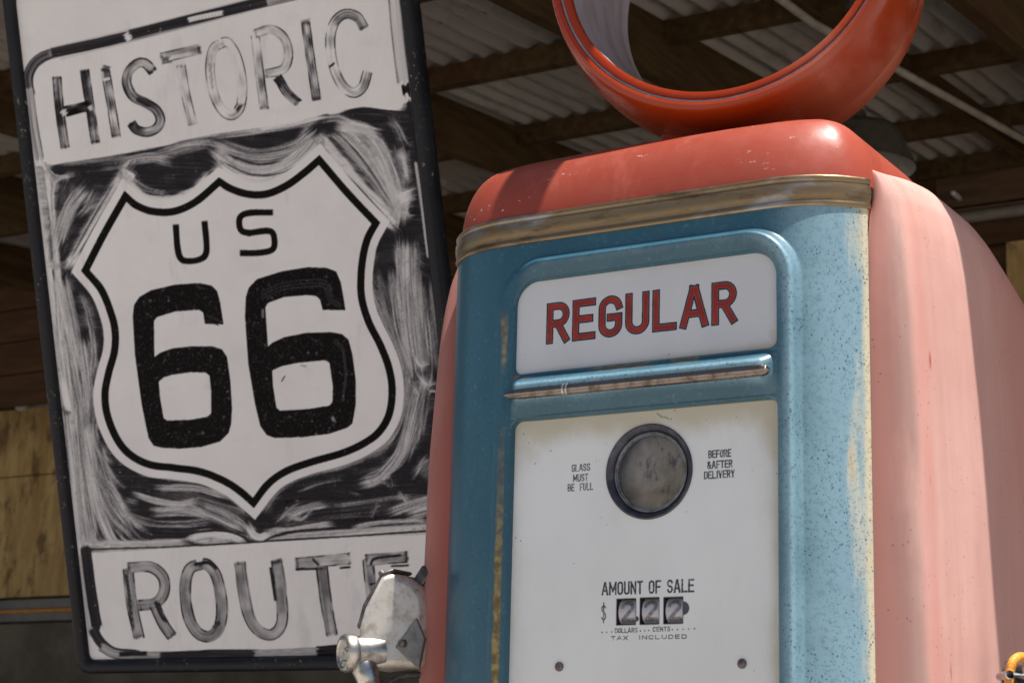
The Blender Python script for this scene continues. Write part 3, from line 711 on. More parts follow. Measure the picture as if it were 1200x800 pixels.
# broad scrubbed passages first
for q, w_, v_, d_ in [([(70, 330), (78, 400), (84, 480), (92, 560), (100, 635)], 26, .42, .30), ([(100, 400), (106, 450), (104, 520), (116, 590), (140, 632)], 24, .50, .36), ([(84, 215), (76, 250), (66, 290)], 26, .60, .44),
   ([(478, 290), (480, 350), (486, 430)], 30, .46, .30), ([(452, 330), (462, 390), (476, 440)], 22, .55, .36), ([(498, 340), (504, 430)], 22, .58, .38), ([(488, 440), (482, 490), (474, 530)], 28, .52, .38),
   ([(420, 156), (445, 182), (464, 228)], 24, .48, .38), ([(255, 180), (300, 196), (345, 186), (366, 158)], 26, .34, .26), ([(330, 606), (400, 596), (500, 588)], 22, .66, .42), ([(180, 580), (230, 590), (288, 612)], 26, .62, .40), ([(430, 560), (465, 540), (484, 500)], 18, .50, .40),
   ([(120, 196), (160, 188), (240, 168)], 12, .55, .40)]:
    stroke(q, w_, v_, d_, 0, .32, .85, nb=w_/3.2, lng=110)
# --- left of the shield
stroke([(54, 196), (62, 260), (68, 330), (72, 400), (79, 470), (86, 560), (92, 640)], 9, .22, .25, .35, .3, nb=3)
stroke([(84, 206), (68, 209), (62, 222), (61, 245), (64, 275)], 5, .30, .32)
stroke([(98, 222), (84, 240), (74, 262), (68, 282)], 17, .34, .47, nb=4); stroke([(109, 226), (103, 240), (94, 252)], 9, .36, .42)
stroke([(80, 252), (76, 268)], 7, .35, .5); stroke([(58, 200), (64, 206), (75, 207)], 5, .4, .4)
stroke([(140, 190), (175, 184), (196, 188)], 12, .36, .45); stroke([(70, 192), (110, 188), (150, 181)], 6, .45, .5)
stroke([(150, 199), (135, 222), (116, 252), (98, 284), (83, 314)], 17, .20, .12, .25, .22, nb=3, lng=160)
stroke([(146, 206), (118, 252), (92, 298)], 2.2, .75, .25); stroke([(133, 215), (108, 256), (84, 300)], 2.4, .7, .3)
stroke([(66, 325), (72, 350), (82, 395), (90, 430)], 10, .28, .38); stroke([(78, 335), (86, 370), (92, 410)], 9, .36, .45)
stroke([(96, 345), (104, 372), (110, 410), (106, 440)], 7, .36, .42); stroke([(112, 335), (122, 362), (126, 395)], 7, .46, .40)
stroke([(104, 322), (122, 348), (131, 378), (133, 405), (127, 430), (119, 455), (119, 480), (130, 512), (146, 536), (170, 549)], 13, .36, .30, .2, .25, nb=4, lng=120)
stroke([(84, 395), (90, 430), (97, 470), (99, 505)], 22, .40, .47, nb=7); stroke([(96, 400), (101, 440), (104, 480)], 12, .30, .46)
stroke([(70, 395), (75, 430), (80, 470), (88, 530), (96, 600), (104, 640)], 12, .28, .3, nb=4, lng=90)
stroke([(73, 446), (76, 462), (80, 482)], 8, .06, 0, .1, .05); stroke([(71, 480), (80, 481)], 1.6, .9, 0)
stroke([(92, 505), (96, 545), (102, 590), (108, 632)], 24, .42, .42, nb=7, lng=80); stroke([(103, 500), (107, 540), (113, 585), (126, 622), (131, 634)], 12, .27, .36)
stroke([(112, 520), (122, 560), (136, 598), (164, 628)], 20, .38, .47, nb=6); stroke([(120, 565), (134, 580), (150, 612)], 12, .32, .5)
stroke([(116, 530), (128, 552), (140, 570)], 6, .30, .5); stroke([(135, 578), (143, 590), (146, 600)], 7, .26, .45); stroke([(150, 585), (158, 588)], 6, .3, .4)
# --- bottom
stroke([(168, 552), (205, 558), (238, 562), (268, 577), (288, 596)], 11, .40, .26, .1, .22, nb=3, lng=100)
stroke([(185, 571), (226, 571), (262, 580)], 8, .34, .36); stroke([(158, 578), (184, 587), (212, 590), (228, 586)], 7, .28, .34)
stroke([(180, 600), (215, 598), (240, 602)], 11, .30, .42, nb=5, lng=25); stroke([(150, 603), (178, 612), (215, 613), (245, 610)], 9, .42, .45)
stroke([(236, 592), (262, 602), (286, 618)], 12, .34, .42); stroke([(228, 596), (262, 612), (278, 620)], 8, .30, .4)
stroke([(105, 640), (180, 638), (260, 634), (340, 630), (430, 624), (520, 617)], 14, .30, .15, .1, .22, nb=4, lng=170)
stroke([(110, 643), (200, 640), (300, 634), (400, 628), (510, 621)], 2.2, .85, .2)
stroke([(220, 631), (238, 625), (268, 626), (288, 634)], 12, .14, .1, .3, .1, nb=3); stroke([(213, 630), (228, 623), (262, 621), (284, 628), (290, 634)], 3, .85, .1); stroke([(215, 632), (235, 638), (270, 638), (300, 635)], 3, .85, .15)
stroke([(291, 616), (297, 627), (306, 630), (316, 624)], 10, .22, .15, .2, nb=4); stroke([(296, 633), (308, 634), (318, 628)], 2, .8, .1)
stroke([(318, 622), (345, 620), (388, 613)], 8, .28, .35); stroke([(320, 628), (345, 622), (390, 618), (420, 614)], 3, .9, .1)
stroke([(338, 606), (356, 596), (380, 590)], 9, .30, .44); stroke([(342, 604), (352, 608), (362, 600)], 5, .3, .45); stroke([(325, 610), (336, 598), (348, 588)], 6, .45, .45)
stroke([(308, 600), (322, 578), (342, 562), (370, 552), (402, 544), (430, 532), (452, 512)], 9, .48, .30, .1, .22, nb=3, lng=120)
stroke([(352, 574), (375, 565), (398, 561)], 4.5, .40, .42); stroke([(396, 592), (425, 588), (455, 583), (478, 580)], 5, .42, .42); stroke([(412, 577), (420, 579)], 4, .4, .4)
stroke([(424, 566), (444, 560), (462, 540), (472, 522), (476, 505)], 13, .30, .38, nb=5); stroke([(450, 565), (458, 570), (458, 560)], 4, .3, .45)
stroke([(486, 557), (492, 545), (498, 534)], 6, .38, .36); stroke([(500, 560), (506, 540)], 7, .45, .45)
stroke([(415, 617), (440, 612), (470, 610), (500, 610)], 5, .28, .34); stroke([(458, 600), (478, 592), (508, 584)], 11, .36, .36); stroke([(480, 604), (500, 598), (514, 596)], 11, .30, .34); stroke([(438, 604), (440, 592)], 3, .35, .4); stroke([(470, 578), (474, 586)], 3, .3, .3)
# --- right of the shield
stroke([(434, 300), (432, 325), (437, 355), (452, 385), (467, 415), (473, 445)], 11, .44, .32, .1, .25, nb=4, lng=100)
stroke([(475, 284), (475, 318), (478, 360), (482, 400), (487, 436)], 24, .34, .44, nb=6, lng=70); stroke([(474, 288), (475, 330)], 9, .26, .34)
stroke([(458, 318), (460, 350), (466, 390), (476, 420)], 9, .42, .44); stroke([(443, 318), (449, 352), (462, 392)], 7, .48, .46); stroke([(492, 330), (496, 370), (500, 420)], 12, .45, .45)
stroke([(506, 330), (509, 390), (509, 430)], 9, .52, .5)
stroke([(476, 440), (474, 470), (465, 500), (452, 522), (432, 534)], 9, .42, .35, .1, lng=70); stroke([(490, 446), (482, 482), (474, 520)], 13, .38, .42, nb=5); stroke([(503, 440), (498, 480), (494, 510)], 9, .42, .45)
stroke([(486, 420), (492, 428), (500, 427)], 3, .2, .2); stroke([(490, 440), (500, 450), (508, 449)], 3.5, .2, .3); stroke([(483, 452), (490, 458)], 3, .3, .2); stroke([(505, 457), (513, 459)], 3, .12, .1)
# --- fan at the top right
stroke([(372, 160), (398, 192), (428, 228), (462, 262)], 19, .17, .0, .16, .16, nb=3, lng=160)
stroke([(368, 156), (392, 190), (424, 224), (455, 258)], 2.2, .92, .05)
stroke([(394, 156), (420, 186), (446, 222), (470, 258)], 13, .33, .40, nb=5, lng=80); stroke([(404, 152), (430, 180), (455, 218), (472, 250)], 14, .30, .40, nb=5, lng=80)
stroke([(402, 147), (428, 153), (446, 176), (458, 208), (466, 236)], 17, .26, .38, nb=6, lng=60); stroke([(396, 148), (416, 149), (440, 156)], 12, .2, .36)
stroke([(460, 140), (468, 152), (474, 168)], 9, .36, .42); stroke([(472, 176), (474, 194), (476, 212)], 7, .26, .40); stroke([(462, 176), (468, 200), (472, 222)], 6, .42, .42)
stroke([(478, 226), (474, 240), (470, 258)], 12, .30, .38); stroke([(472, 236), (482, 233)], 3, .12, .1); stroke([(470, 226), (483, 222)], 3, .12, .2); stroke([(474, 250), (480, 252)], 3, .1, .1)
stroke([(372, 133), (392, 137), (410, 130), (430, 128), (450, 131)], 5, .88, .2)
# --- over the top edge of the shield
stroke([(148, 213), (168, 232), (196, 236), (226, 226), (248, 204)], 13, .18, .10, .12, .2, nb=4, lng=90); stroke([(152, 208), (172, 222), (196, 226)], 6, .34, .44)
stroke([(258, 192), (282, 212), (312, 216), (344, 203), (368, 174)], 22, .13, .06, .08, .12, nb=5, lng=100)
stroke([(250, 176), (276, 195), (306, 200), (336, 190), (356, 172), (366, 160)], 13, .26, .36, .05, .3, nb=5, lng=60)
stroke([(206, 168), (250, 168), (268, 182)], 8, .38, .45); stroke([(256, 168), (300, 180), (340, 172), (362, 158)], 12, .42, .46, nb=5)
stroke([(190, 176), (230, 163), (280, 156), (330, 148), (372, 140)], 10, .42, .42, .05, nb=4, lng=70); stroke([(300, 150), (340, 144), (376, 136)], 8, .22, .30, nb=4)
stroke([(262, 190), (290, 203), (318, 206)], 2.4, .7, .3); stroke([(270, 182), (300, 192), (325, 190)], 2.6, .8, .35); stroke([(300, 206), (330, 202), (352, 190)], 1.6, .55, .3)
stroke([(380, 140), (396, 138), (406, 142)], 8, .34, .45)
stroke([(148, 200), (156, 206), (152, 212)], 4, .12, .1)

def drag(A, n=9, step=1.1):
    """line average of A along the brush directions"""
    q = np.hypot(FX, FY)+1e-6; ux, uy = FX/q*step, FY/q*step; out = A.copy(); cnt = 1
    for sg in (1, -1):
        px, py = xx.astype(float), yy.astype(float); fx_, fy_ = ux*sg, uy*sg
        for _ in range(n):
            px = np.clip(px+fx_, 0, CW-1); py = np.clip(py+fy_, 0, CH-1); i_, j_ = py.astype(int), px.astype(int)
            nx3, ny3 = ux[i_, j_], uy[i_, j_]; dt = np.where(nx3*fx_+ny3*fy_ < 0, -1, 1); fx_, fy_ = nx3*dt, ny3*dt
            out += A[i_, j_]; cnt += 1
    return out/cnt
fld = drag(ink, 7); hair = drag(rng.random(ink.shape), 16, 1.3); hair = (hair-hair.mean())/hair.std(); hair2 = drag(rng.random((CH//2+1, CW//2+1)).repeat(2, 0).repeat(2, 1)[:CH, :CW], 22, 1.5); hair2 = (hair2-hair2.mean())/hair2.std()
mid = 1-np.abs(fld-.5)*1.5
ink = np.clip(fld+(.085*hair+.075*hair2)*np.clip(mid, .12, 1), 0, 1)
ink = np.clip(ink+.35*sstep(.62, .8, fbm(PXX*.16, PYY*.16, 140))*sstep(.45, .2, ink)*sstep(.06, .2, fld)*.5, 0, 1)
# --- white panels over and under, border line, lettering
def smear(X, Y): return .03+.05*(fbm(X*.07, Y*.012, 12)-.4)+.05*sstep(.55, .75, fbm((X+.14*Y)*.5, Y*.012, 112))+.10*sstep(.62, .8, fbm(X*.05+3, Y*.05, 19))*.6
TOP = [(40, 92), (50, 78), (75, 70), (150, 53), (300, 14), (460, -24), (468, 20), (475, 115), (470, 127), (440, 122), (405, 126), (375, 135), (345, 143), (300, 150), (250, 157), (200, 167), (150, 176), (100, 185), (55, 192)]
poly(TOP, .03, tex=smear)
BOT = [(105, 648), (200, 642), (300, 636), (400, 630), (505, 626), (560, 640), (560, 750), (395, 759), (300, 761), (150, 765), (133, 760), (122, 745), (113, 715)]
poly(BOT, .03, tex=smear)
stroke([(36, 112), (33, 98), (36, 82), (46, 70), (66, 62), (150, 43), (300, 5), (470, -34)], 12.5, .40, .10, .25, .25, nb=3, lng=140); stroke([(34, 104), (33, 88), (42, 72), (58, 63)], 11, .62, .12, .3, .35, nb=3); stroke([(60, 62), (100, 54), (149, 43)], 11, .80, .06, .1, .2, tipfade=.08)
stroke([(151, 41), (190, 31), (240, 19), (292, 6), (312, 1)], 11.5, .82, .07, .08, .2, tipfade=.08); stroke([(314, 0), (380, -16), (460, -36)], 11, .45, .25, .2, .25)
stroke([(220, 24), (232, 21), (252, 17), (262, 15)], 6, .08, .3, 0, .1); stroke([(70, 70), (150, 50), (300, 12)], 1.8, .30, .3); stroke([(60, 56), (150, 35), (310, -6)], 1.8, .28, .3)
stroke([(147, 45), (152, 42)], 9, .06, .2)
stroke([(34, 104), (40, 150), (47, 188)], 10, .38, .12, .4, .3, nb=3, lng=90)
stroke([(460, -20), (466, 40), (474, 98)], 14, .20, .15, .45, .2, nb=3, lng=120); stroke([(475, 99), (477, 112)], 10, .90, .1)
stroke([(484, 118), (492, 160), (496, 200)], 16, .90, .0); stroke([(487, 190), (494, 240), (502, 302)], 4, .34, .12, .2)
stroke([(456, 0), (459, 40), (466, 98)], 1.6, .55, .2)
stroke([(100, 640), (106, 690), (114, 737)], 13, .82, .08, .0, .2); stroke([(93, 650), (98, 690), (106, 745)], 4, .3, .25); stroke([(108, 735), (118, 752), (134, 764), (160, 767)], 12, .80, .08, .1, .2)
stroke([(118, 757), (136, 766), (170, 768), (280, 767), (400, 762), (520, 756)], 11, .45, .08, .2, .25, nb=3, lng=120); stroke([(158, 767), (200, 768), (250, 768)], 9, .45, .2, .1); stroke([(188, 769), (250, 766), (304, 766)], 11, .78, .14, 0, .25); stroke([(298, 766), (340, 764), (372, 763)], 9, .42, .2)
stroke([(372, 763), (400, 761), (520, 755)], 13, .92, .0); stroke([(140, 766), (172, 765)], 5, .9, .1)

def letter(k, *ss, w=10, val=.36, edge=.40, var=.35, dry=.08):
    for q in ss:
        kw = dict(w=w*1.1, val=val+.03, edge=edge*.35, var=var, dry=dry*.5, nb=4, lng=55, mark=k, tipfade=.06, patch=.27 if k < 9 else .15)
        if isinstance(q, tuple): kw.update(q[1]); q = q[0]; kw['edge'] *= .35
        stroke(q, **kw)
# HISTORIC
letter(1, [(66.5, 90), (70, 130), (76.5, 174)], ([(99, 82), (105, 122), (112, 168)], dict(val=.6, edge=.3)), ([(76, 131), (105, 124)], dict(w=12.5, val=.85, var=.15, edge=0)), val=.55)
stroke([(72, 134), (78, 130)], 7, .15, .3, mark=1); stroke([(104, 128), (108, 126)], 6, .15, .3, mark=1)
letter(2, [(123, 80), (129, 115), (136.5, 161)], val=.42); stroke([(120, 80), (128, 82)], 8, .75, .3, mark=2); stroke([(121, 94), (129, 92)], 3, .06, .1, mark=2)
letter(3, [(179.5, 85), (171, 75), (161, 74.5), (151, 84), (148.5, 98), (156, 113), (171, 121), (183, 129), (188, 140), (184, 150), (172, 155), (160, 152), (153.5, 144)], w=10.5, val=.52, var=.45)
stroke([(168, 74), (179, 80)], 7, .28, .3, mark=3); stroke([(160, 115), (176, 124)], 7, .8, .35, mark=3)
letter(4, ([(188, 68.5), (235, 57.5)], dict(w=12.5, val=.30)), [(212, 76), (218, 112), (226, 147)], w=10, val=.20, edge=.30); stroke([(190, 72), (200, 70)], 8, .75, .45, mark=4)
letter(5, [(262, 50), (250, 58), (246, 82), (251, 112), (262, 131), (273, 135), (282, 124), (284, 98), (278, 68), (268, 51), (260, 50)], w=10.5, val=.16, edge=.34, var=.28)
stroke([(276, 130), (283, 121)], 9, .72, .4, mark=5); stroke([(246, 75), (249, 105)], 4, .5, .45, mark=5); stroke([(268, 56), (277, 85), (278, 108)], 5, .06, .3, mark=5)
letter(6, [(299, 42), (304, 85), (310, 128)], [(298, 40), (318, 35), (333, 45), (338, 64), (332, 81), (310, 87)], ([(325, 90), (336, 108), (350, 121)], dict(val=.5)), w=10, val=.28); stroke([(323, 92), (331, 100)], 8, .85, .25, mark=6)
letter(7, [(358, 26), (364, 70), (371, 117)], w=10, val=.45); stroke([(353, 27), (364, 24)], 7, .6, .45, mark=7); stroke([(366, 117), (376, 115)], 4, .75, .2, mark=7)
letter(8, [(427, 34), (418, 20), (404, 17), (392, 27), (387, 48), (391, 78), (401, 100), (414, 109), (425, 102), (431, 84)], w=11, val=.24, edge=.32); stroke([(392, 28), (405, 18), (420, 23)], 7, .62, .42, mark=8); stroke([(392, 74), (386, 79)], 2.5, .9, .1, mark=8)
# ROUTE
letter(9, [(150, 666), (154, 705), (163, 747)], [(149, 665), (176, 664), (191, 676), (192, 694), (182, 706), (162, 709)], ([(181, 708), (191, 730), (202, 746)], dict(val=.5)), w=12, val=.44, edge=.35, var=.2)
stroke([(182, 704), (190, 722), (196, 728)], 4, .85, .2, mark=9); stroke([(148, 672), (152, 700), (156, 738)], 4, .75, .3, mark=9)
letter(10, [(236, 660), (222, 667), (217, 690), (221, 722), (232, 741), (246, 745), (257, 734), (260, 708), (254, 676), (244, 662), (234, 660)], w=12.5, val=.44, edge=.36, var=.2); stroke([(228, 661), (244, 659), (254, 666)], 4, .85, .25, mark=10); stroke([(250, 735), (258, 728)], 5, .8, .4, mark=10)
letter(11, [(281, 658), (285, 690), (292, 722), (304, 739), (319, 743), (330, 730), (330, 700), (324, 656)], w=12.5, val=.40, edge=.36, var=.2); stroke([(318, 660), (330, 656)], 6, .75, .4, mark=11); stroke([(317, 664), (323, 704)], 3.5, .85, .25, mark=11)
letter(12, ([(346, 660), (411, 654)], dict(w=14, val=.34)), ([(377, 664), (382, 704), (389, 744)], dict(val=.5)), w=13, edge=.36, var=.2); stroke([(346, 667), (372, 666)], 2.5, .9, .1, mark=12); stroke([(398, 665), (411, 664)], 2.5, .9, .1, mark=12); stroke([(374, 662), (366, 654)], 3, .8, .2, mark=12)
letter(13, [(431, 654), (435, 690), (443, 742)], [(428, 656), (478, 652)], [(434, 690), (466, 687)], [(442, 740), (490, 736)], w=12.5, val=.40, edge=.36, var=.2); stroke([(434, 662), (440, 654), (470, 650)], 3, .85, .2, mark=13); stroke([(458, 663), (479, 662)], 2.4, .9, .1, mark=13)

# shield
SHC = [(147, 230), (160, 241), (180, 248), (205, 247.5), (230, 236), (257, 213), (270, 221), (290, 227.5), (312, 227.5), (335, 218), (356, 203), (374, 187.5), (407, 226), (440.5, 261.5), (431, 279), (425.5, 300), (423, 325), (424, 350), (432, 377), (446, 405), (456, 432), (459.5, 458), (456, 485), (444, 506), (425, 520), (400, 531), (365, 541), (335, 552), (314, 567), (297, 589), (281, 575), (262, 563), (235, 552.5), (205, 548), (175, 544), (152, 532), (137, 514), (126, 487), (123, 462), (127, 438), (134, 412), (135, 390), (131, 370), (119, 340), (100, 317), (122, 274)]
CORN = {0, 5, 11, 13, 29, 44}
def cpath(P, corners, step=1.5):
    idx = sorted(corners); out = []
    for a, b in zip(idx, idx[1:]+[idx[0]+len(P)]):
        seg = [P[i % len(P)] for i in range(a, b+1)]; out.append(smooth_path(seg, step)[:-1])
    return np.vstack(out)
BL = cpath(SHC, CORN); cen = np.array([285., 385.])
def offset(P, d):
    T = np.roll(P, -1, 0)-np.roll(P, 1, 0); T /= np.linalg.norm(T, axis=1)[:, None]+1e-9
    n = np.stack([T[:, 1], -T[:, 0]], 1); n *= np.sign(((P-cen)*n).sum(1).mean()); return P+n*d
OUT = np.array(SHC)+0
def grow(P, d):
    Q = [];
    n = len(P)
    for i in range(n):
        a, b, c = np.array(P[i-1]), np.array(P[i]), np.array(P[(i+1) % n])
        t1 = (b-a)/np.linalg.norm(b-a); t2 = (c-b)/np.linalg.norm(c-b); n1 = np.array([t1[1], -t1[0]]); n2 = np.array([t2[1], -t2[0]])
        m = n1+n2; m /= max(np.dot(m, m)/2, .35); Q.append(b+m*d)
    return [tuple(q) for q in Q]
OW = cpath(grow(SHC, 13.5), CORN); OB = cpath(grow(SHC, 4.3), CORN); IB = cpath(grow(SHC, -4.3), CORN)
shm, ssl = poly(OW, .03, tex=lambda X, Y: .025+.05*(fbm(X*.11, Y*.02, 15)-.35)+.05*sstep(.6, .75, fbm(X*.04, Y*.05, 16)))
bn_ = lambda X, Y: .985-.25*sstep(.74, .82, fbm(X*.25, Y*.25, 29))
poly(OB, .98, tex=bn_); poly(IB, .03, tex=lambda X, Y: .02+.05*(fbm(X*.11, Y*.02, 15)-.35)+.06*sstep(.58, .75, fbm(X*.04, Y*.05, 16)))
SH = np.zeros(ink.shape, bool); SH[ssl] = shm
for q in [((300, 500), 5), ((255, 440), 6)]: pass
N1 = [(262, 380), (240, 379.5), (238, 366), (233, 363), (205, 365), (184, 371.5), (180.5, 376), (181, 418), (188, 413), (202, 408), (224, 405.5), (249, 405.5), (260, 409), (266, 418), (270, 446), (272, 478), (271, 496), (268, 507), (258, 517), (236, 523.5), (211, 525.5), (190, 524.5), (180, 522), (174, 513), (166, 474), (158, 415), (155.5, 371), (157, 357), (163, 348), (177, 340), (205, 333.5), (233, 331.5), (248, 334.5), (254.5, 341), (258, 354)]
N1C = [(186, 447), (192, 442), (202, 439), (224, 436), (241, 436.5), (245.5, 440), (247.5, 460), (247.5, 484), (243, 488), (224, 491.5), (196, 492.5), (192, 490), (188, 468)]
N2 = [(405, 363.5), (378, 363), (375, 351), (370.5, 347), (360, 345.7), (333, 348), (314, 355), (311, 360), (314, 406), (319, 401.5), (333, 395), (358, 390), (388, 389), (401, 391.5), (408.5, 398), (413, 415), (417, 446), (417, 474), (413, 496), (407, 501), (386, 508), (355, 512), (322, 513), (312.5, 509.5), (305, 499), (299, 474), (291, 427), (287, 371), (288, 348), (291.5, 337), (301, 327), (330, 318), (361, 313), (383, 313.8), (394, 318), (399.5, 331)]
N2C = [(319, 434), (330, 429), (349, 425), (381, 422), (386, 425), (390, 452), (389.5, 471), (386, 475), (361, 479), (328, 481), (324, 477.5), (320, 452)]
def num(P, Cn, k):
    m, sl = poly(P, .99, tex=lambda X, Y: .985-.30*sstep(.70, .82, fbm(X*.2, Y*.2, 50+k))-.25*sstep(.66, .72, fbm(X*.9, Y*.9, 60+k)))
    LET[sl] = np.where(m, 20+k, LET[sl])
    m, sl = poly(Cn, .03, tex=lambda X, Y: .02+.06*(fbm(X*.11, Y*.02, 15)-.35)+.07*sstep(.58, .75, fbm(X*.05, Y*.05, 16)))
    LET[sl] = np.where(m, 0, LET[sl])
num(N1, N1C, 0); num(N2, N2C, 1)
for k, o_ in enumerate((0, 4, 8)): stroke([(306, 342+o_), (330, 332+o_), (360, 328+o_), (380, 329+o_), (390, 340+o_)], 2.2, .62, .45, 0, .2, alpha=.75)
stroke([(382, 340), (388, 352), (398, 358)], 8, .75, .48); stroke([(308, 362), (308, 372)], 4, .55, .4); stroke([(402, 410), (405, 440), (401, 470)], 3, .72, .4); stroke([(392, 398), (404, 412)], 5, .78, .42)
stroke([(242, 372), (258, 378)], 9, .72, .52); stroke([(389, 488), (392, 494)], 4, .5, .3); stroke([(330, 447), (334, 440)], 1.6, .8, 0); stroke([(352, 428), (359, 429)], 2, .5, .2)
def sline(P, k, w=7.4):
    stroke(P, w, .97, 0, 0, .05, mark=k, tipfade=0)
sline([(206, 263), (208, 290), (212, 303), (221, 306), (234, 304), (241, 298), (242, 285), (239.5, 259)], 22)
sline([(320, 249), (293, 249.5), (282, 254), (280.5, 264), (284, 271), (294, 273.5)], 23); sline([(290, 273.5), (312, 270.5), (320, 274), (321.5, 288), (316, 294), (300, 296.5), (281, 296.5)], 23)
# fine pitting over everything
ink = np.clip(ink, 0, 1)
pit = vnoise(PXX*.9, PYY*.9, 91)*vnoise(PXX*.21, PYY*.21, 92)
ink = np.where((pit > .80) & (ink > .7), ink*.55, ink); ink = np.clip(ink+.03*(vnoise(PXX*1.1, PYY*1.1, 93)-.5), 0, 1)

# --- the sign as an object
uL, uR = -.4285, .491; vB = spx((250, 771))[1]; vT = spx((200, -52))[1]
gu = np.linspace(uL, uR, 600); gv = np.linspace(vB, vT, 800); GU, GV = np.meshgrid(gu, gv)
P = s3(GU, GV); qx, qy = proj(P)
fx = np.clip((qx-CX0)*K, 0, CW-1.01); fy = np.clip((qy-CY0)*K, 0, CH-1.01); ix = fx.astype(int); iy = fy.astype(int); ax = fx-ix; ay = fy-iy
smp = lambda A: (A[iy, ix]*(1-ax)+A[iy, ix+1]*ax)*(1-ay)+(A[iy+1, ix]*(1-ax)+A[iy+1, ix+1]*ax)*ay
INK = smp(ink); LB = LET[iy, ix]; SB = SH[iy, ix]
def mat_sign():
    n = N('brushed_sign_paint'); a = n.attr('ink'); f = n.noise(6, 5, .6)
    w = n.mix(n.rng(f, .35, .7), (.795, .77, .765), (.74, .715, .715))
    w = n.mix(n.math('MULTIPLY', n.rng(n.noise(9, 4, .6, n.mapv((1.5, 1, .4))), .58, .72), .35), w, (.50, .47, .52))
    g = n.mix(n.rng(a, .0, .75), w, (.080, .074, .084)); g = n.mix(n.rng(a, .62, .86), g, (.022, .020, .024))
    g = n.mix(n.rng(a, .90, .95), g, (.0065, .0055, .005))
    n.bump(n.math('ADD', a, n.math('MULTIPLY', n.noise(180, 3), .25)), .22, .0009)
    return n.set(base=g, rough=n.rng(a, .5, .95, .42, .60), spec=n.rng(a, .3, .9, .22, .06))
SIGNP = mat_sign()
cen3 = S0+SV*(vB-.02)
SIGN = thing('route_sign', 'tall hand painted black and white HISTORIC US 66 ROUTE sign tilted forward behind the pump', 'sign', cen3)
LF = LB[:-1, :-1].copy(); SF = SB[:-1, :-1]
cat = np.where(LF > 0, LF, np.where(SF, 50, 0))
pan = split_grid(P, np.where(cat == 0, 0, 99), ['panel'], [SIGNP], [SIGN], dict(ink=INK), True)[0] if False else grid('panel', P, SIGNP, SIGN, cat == 0, dict(ink=INK))
for k in range(1, 14):
    if (cat == k).any(): grid('letter', P, SIGNP, pan, cat == k, dict(ink=INK))
sh = grid('shield', P, SIGNP, SIGN, cat == 50, dict(ink=INK))
for k in (20, 21): grid('numeral', P, SIGNP, sh, cat == k, dict(ink=INK))
for k in (22, 23): grid('letter', P, SIGNP, sh, cat == k, dict(ink=INK))
# black chipped frame: a rounded tray edge round the panel
def mat_frame():
    n = N('chipped_black_frame_paint'); f = n.noise(120, 4, .7); m = n.noise(9, 4, .6)
    c = n.mix(n.rng(m, .3, .7), (.008, .008, .012), (.016, .016, .020))
    ch = n.math('MULTIPLY', n.rng(f, .60, .66), n.rng(n.noise(15, 4, .65), .50, .66))
    c = n.mix(ch, c, (.30, .26, .18)); n.bump(f, .25, .002)
    return n.set(base=c, rough=n.rng(m, .3, .7, .36, .5), spec=.22)
FR = mat_frame()
def frame_loop(off, w, r):
    q = rrect((uL+uR)/2, (vB+vT)/2, (uR-uL)/2+off, (vT-vB)/2+off, r, 10, 40); return s3(q[:, 0], q[:, 1], w)
prof = [(-.003, -.002, .012), (-.0015, .008, .014), (.004, .014, .018), (.0175, .016, .024), (.0225, .012, .028), (.025, .005, .029), (.0255, -.006, .029), (.0255, -.016, .029), (.0, -.019, .02)]
fr = grid('frame', np.array([frame_loop(*p) for p in prof]), FR, SIGN, wrap=True)
b = MB(); q = rrect((uL+uR)/2, (vB+vT)/2, (uR-uL)/2+.02, (vT-vB)/2+.02, .03, 8, 6)
b.add(list(s3(q[:, 0], q[:, 1], -.018)), [tuple(range(len(q)))]); b.build('back_sheet', FR, SIGN, smooth=False)
HANG = simple('hanger_steel', (.10, .09, .085), (.2, .18, .16), 40, .5, metal=.7)
for u_ in (uL+.12, uR-.12):
    b = MB(); a3 = s3(u_, vT+.03, -.02); zt = 2.95+.1*(a3[1])-.10; b.tube([a3, (a3[0], a3[1]+.02, zt)], .007, 8); b.build('hanger_rod', HANG, SIGN)
# ================================================================== FUEL NOZZLE
n = N('worn_cast_aluminium'); f = n.noise(70, 5, .7); n.bump(n.noise(160, 3), .15, .0008)
ALU = n.set(base=n.mix(n.rng(f, .42, .72), (.64, .59, .53), (.40, .335, .275)), metal=.6, rough=.38, spec=.5)
STEEL = simple('dark_oily_steel', (.06, .055, .055), (.16, .14, .13), 60, .42, metal=.7)
def pn(p, dY=0):
    return onY(p, -.014+.084*(p[0]-400)/110+dY)
NZ = thing('fuel_nozzle', 'worn aluminium fuel nozzle hanging on the left side of the pump', 'fuel nozzle', pn((470, 730)))
def px_prism(P, y0, y1):
    b = MB(); b.prism([pn(p)+np.array([0, y0, 0]) for p in P], (0, y1-y0, 0)); return b
body = px_prism([(457, 677), (472, 671), (490, 680), (501, 687), (510, 702), (514, 752), (508, 778), (500, 784), (470, 783), (448, 786), (432, 782), (421, 778), (424, 762), (432, 745), (431, 737), (438, 713)], -.022, .026)
body.build('body', ALU, NZ, bevel=.0095, seg=4, ang=40)
cv = px_prism([(456, 672.5), (471, 667), (472, 671), (458, 677), (439.5, 712), (432, 738), (428, 735), (435, 709)], -.017, .021)
lidp = cv.build('cover_plate', STEEL, NZ, bevel=.0015)
for p in ((452, 673), (427.5, 733)):
    b = MB(); b.lathe([(.0001, -.005), (.0035, -.004), (.0042, 0), (.0042, .003)], pn(p)+np.array([0, -.006, 0]), (.6, 0, -.5) if p[1] < 700 else (.8, 0, -.1), 16)
    b.build('screw', SCREW, lidp)
c0, c1 = pn((442, 764)), pn((399, 766)); ax = c1-c0; LN = np.linalg.norm(ax)
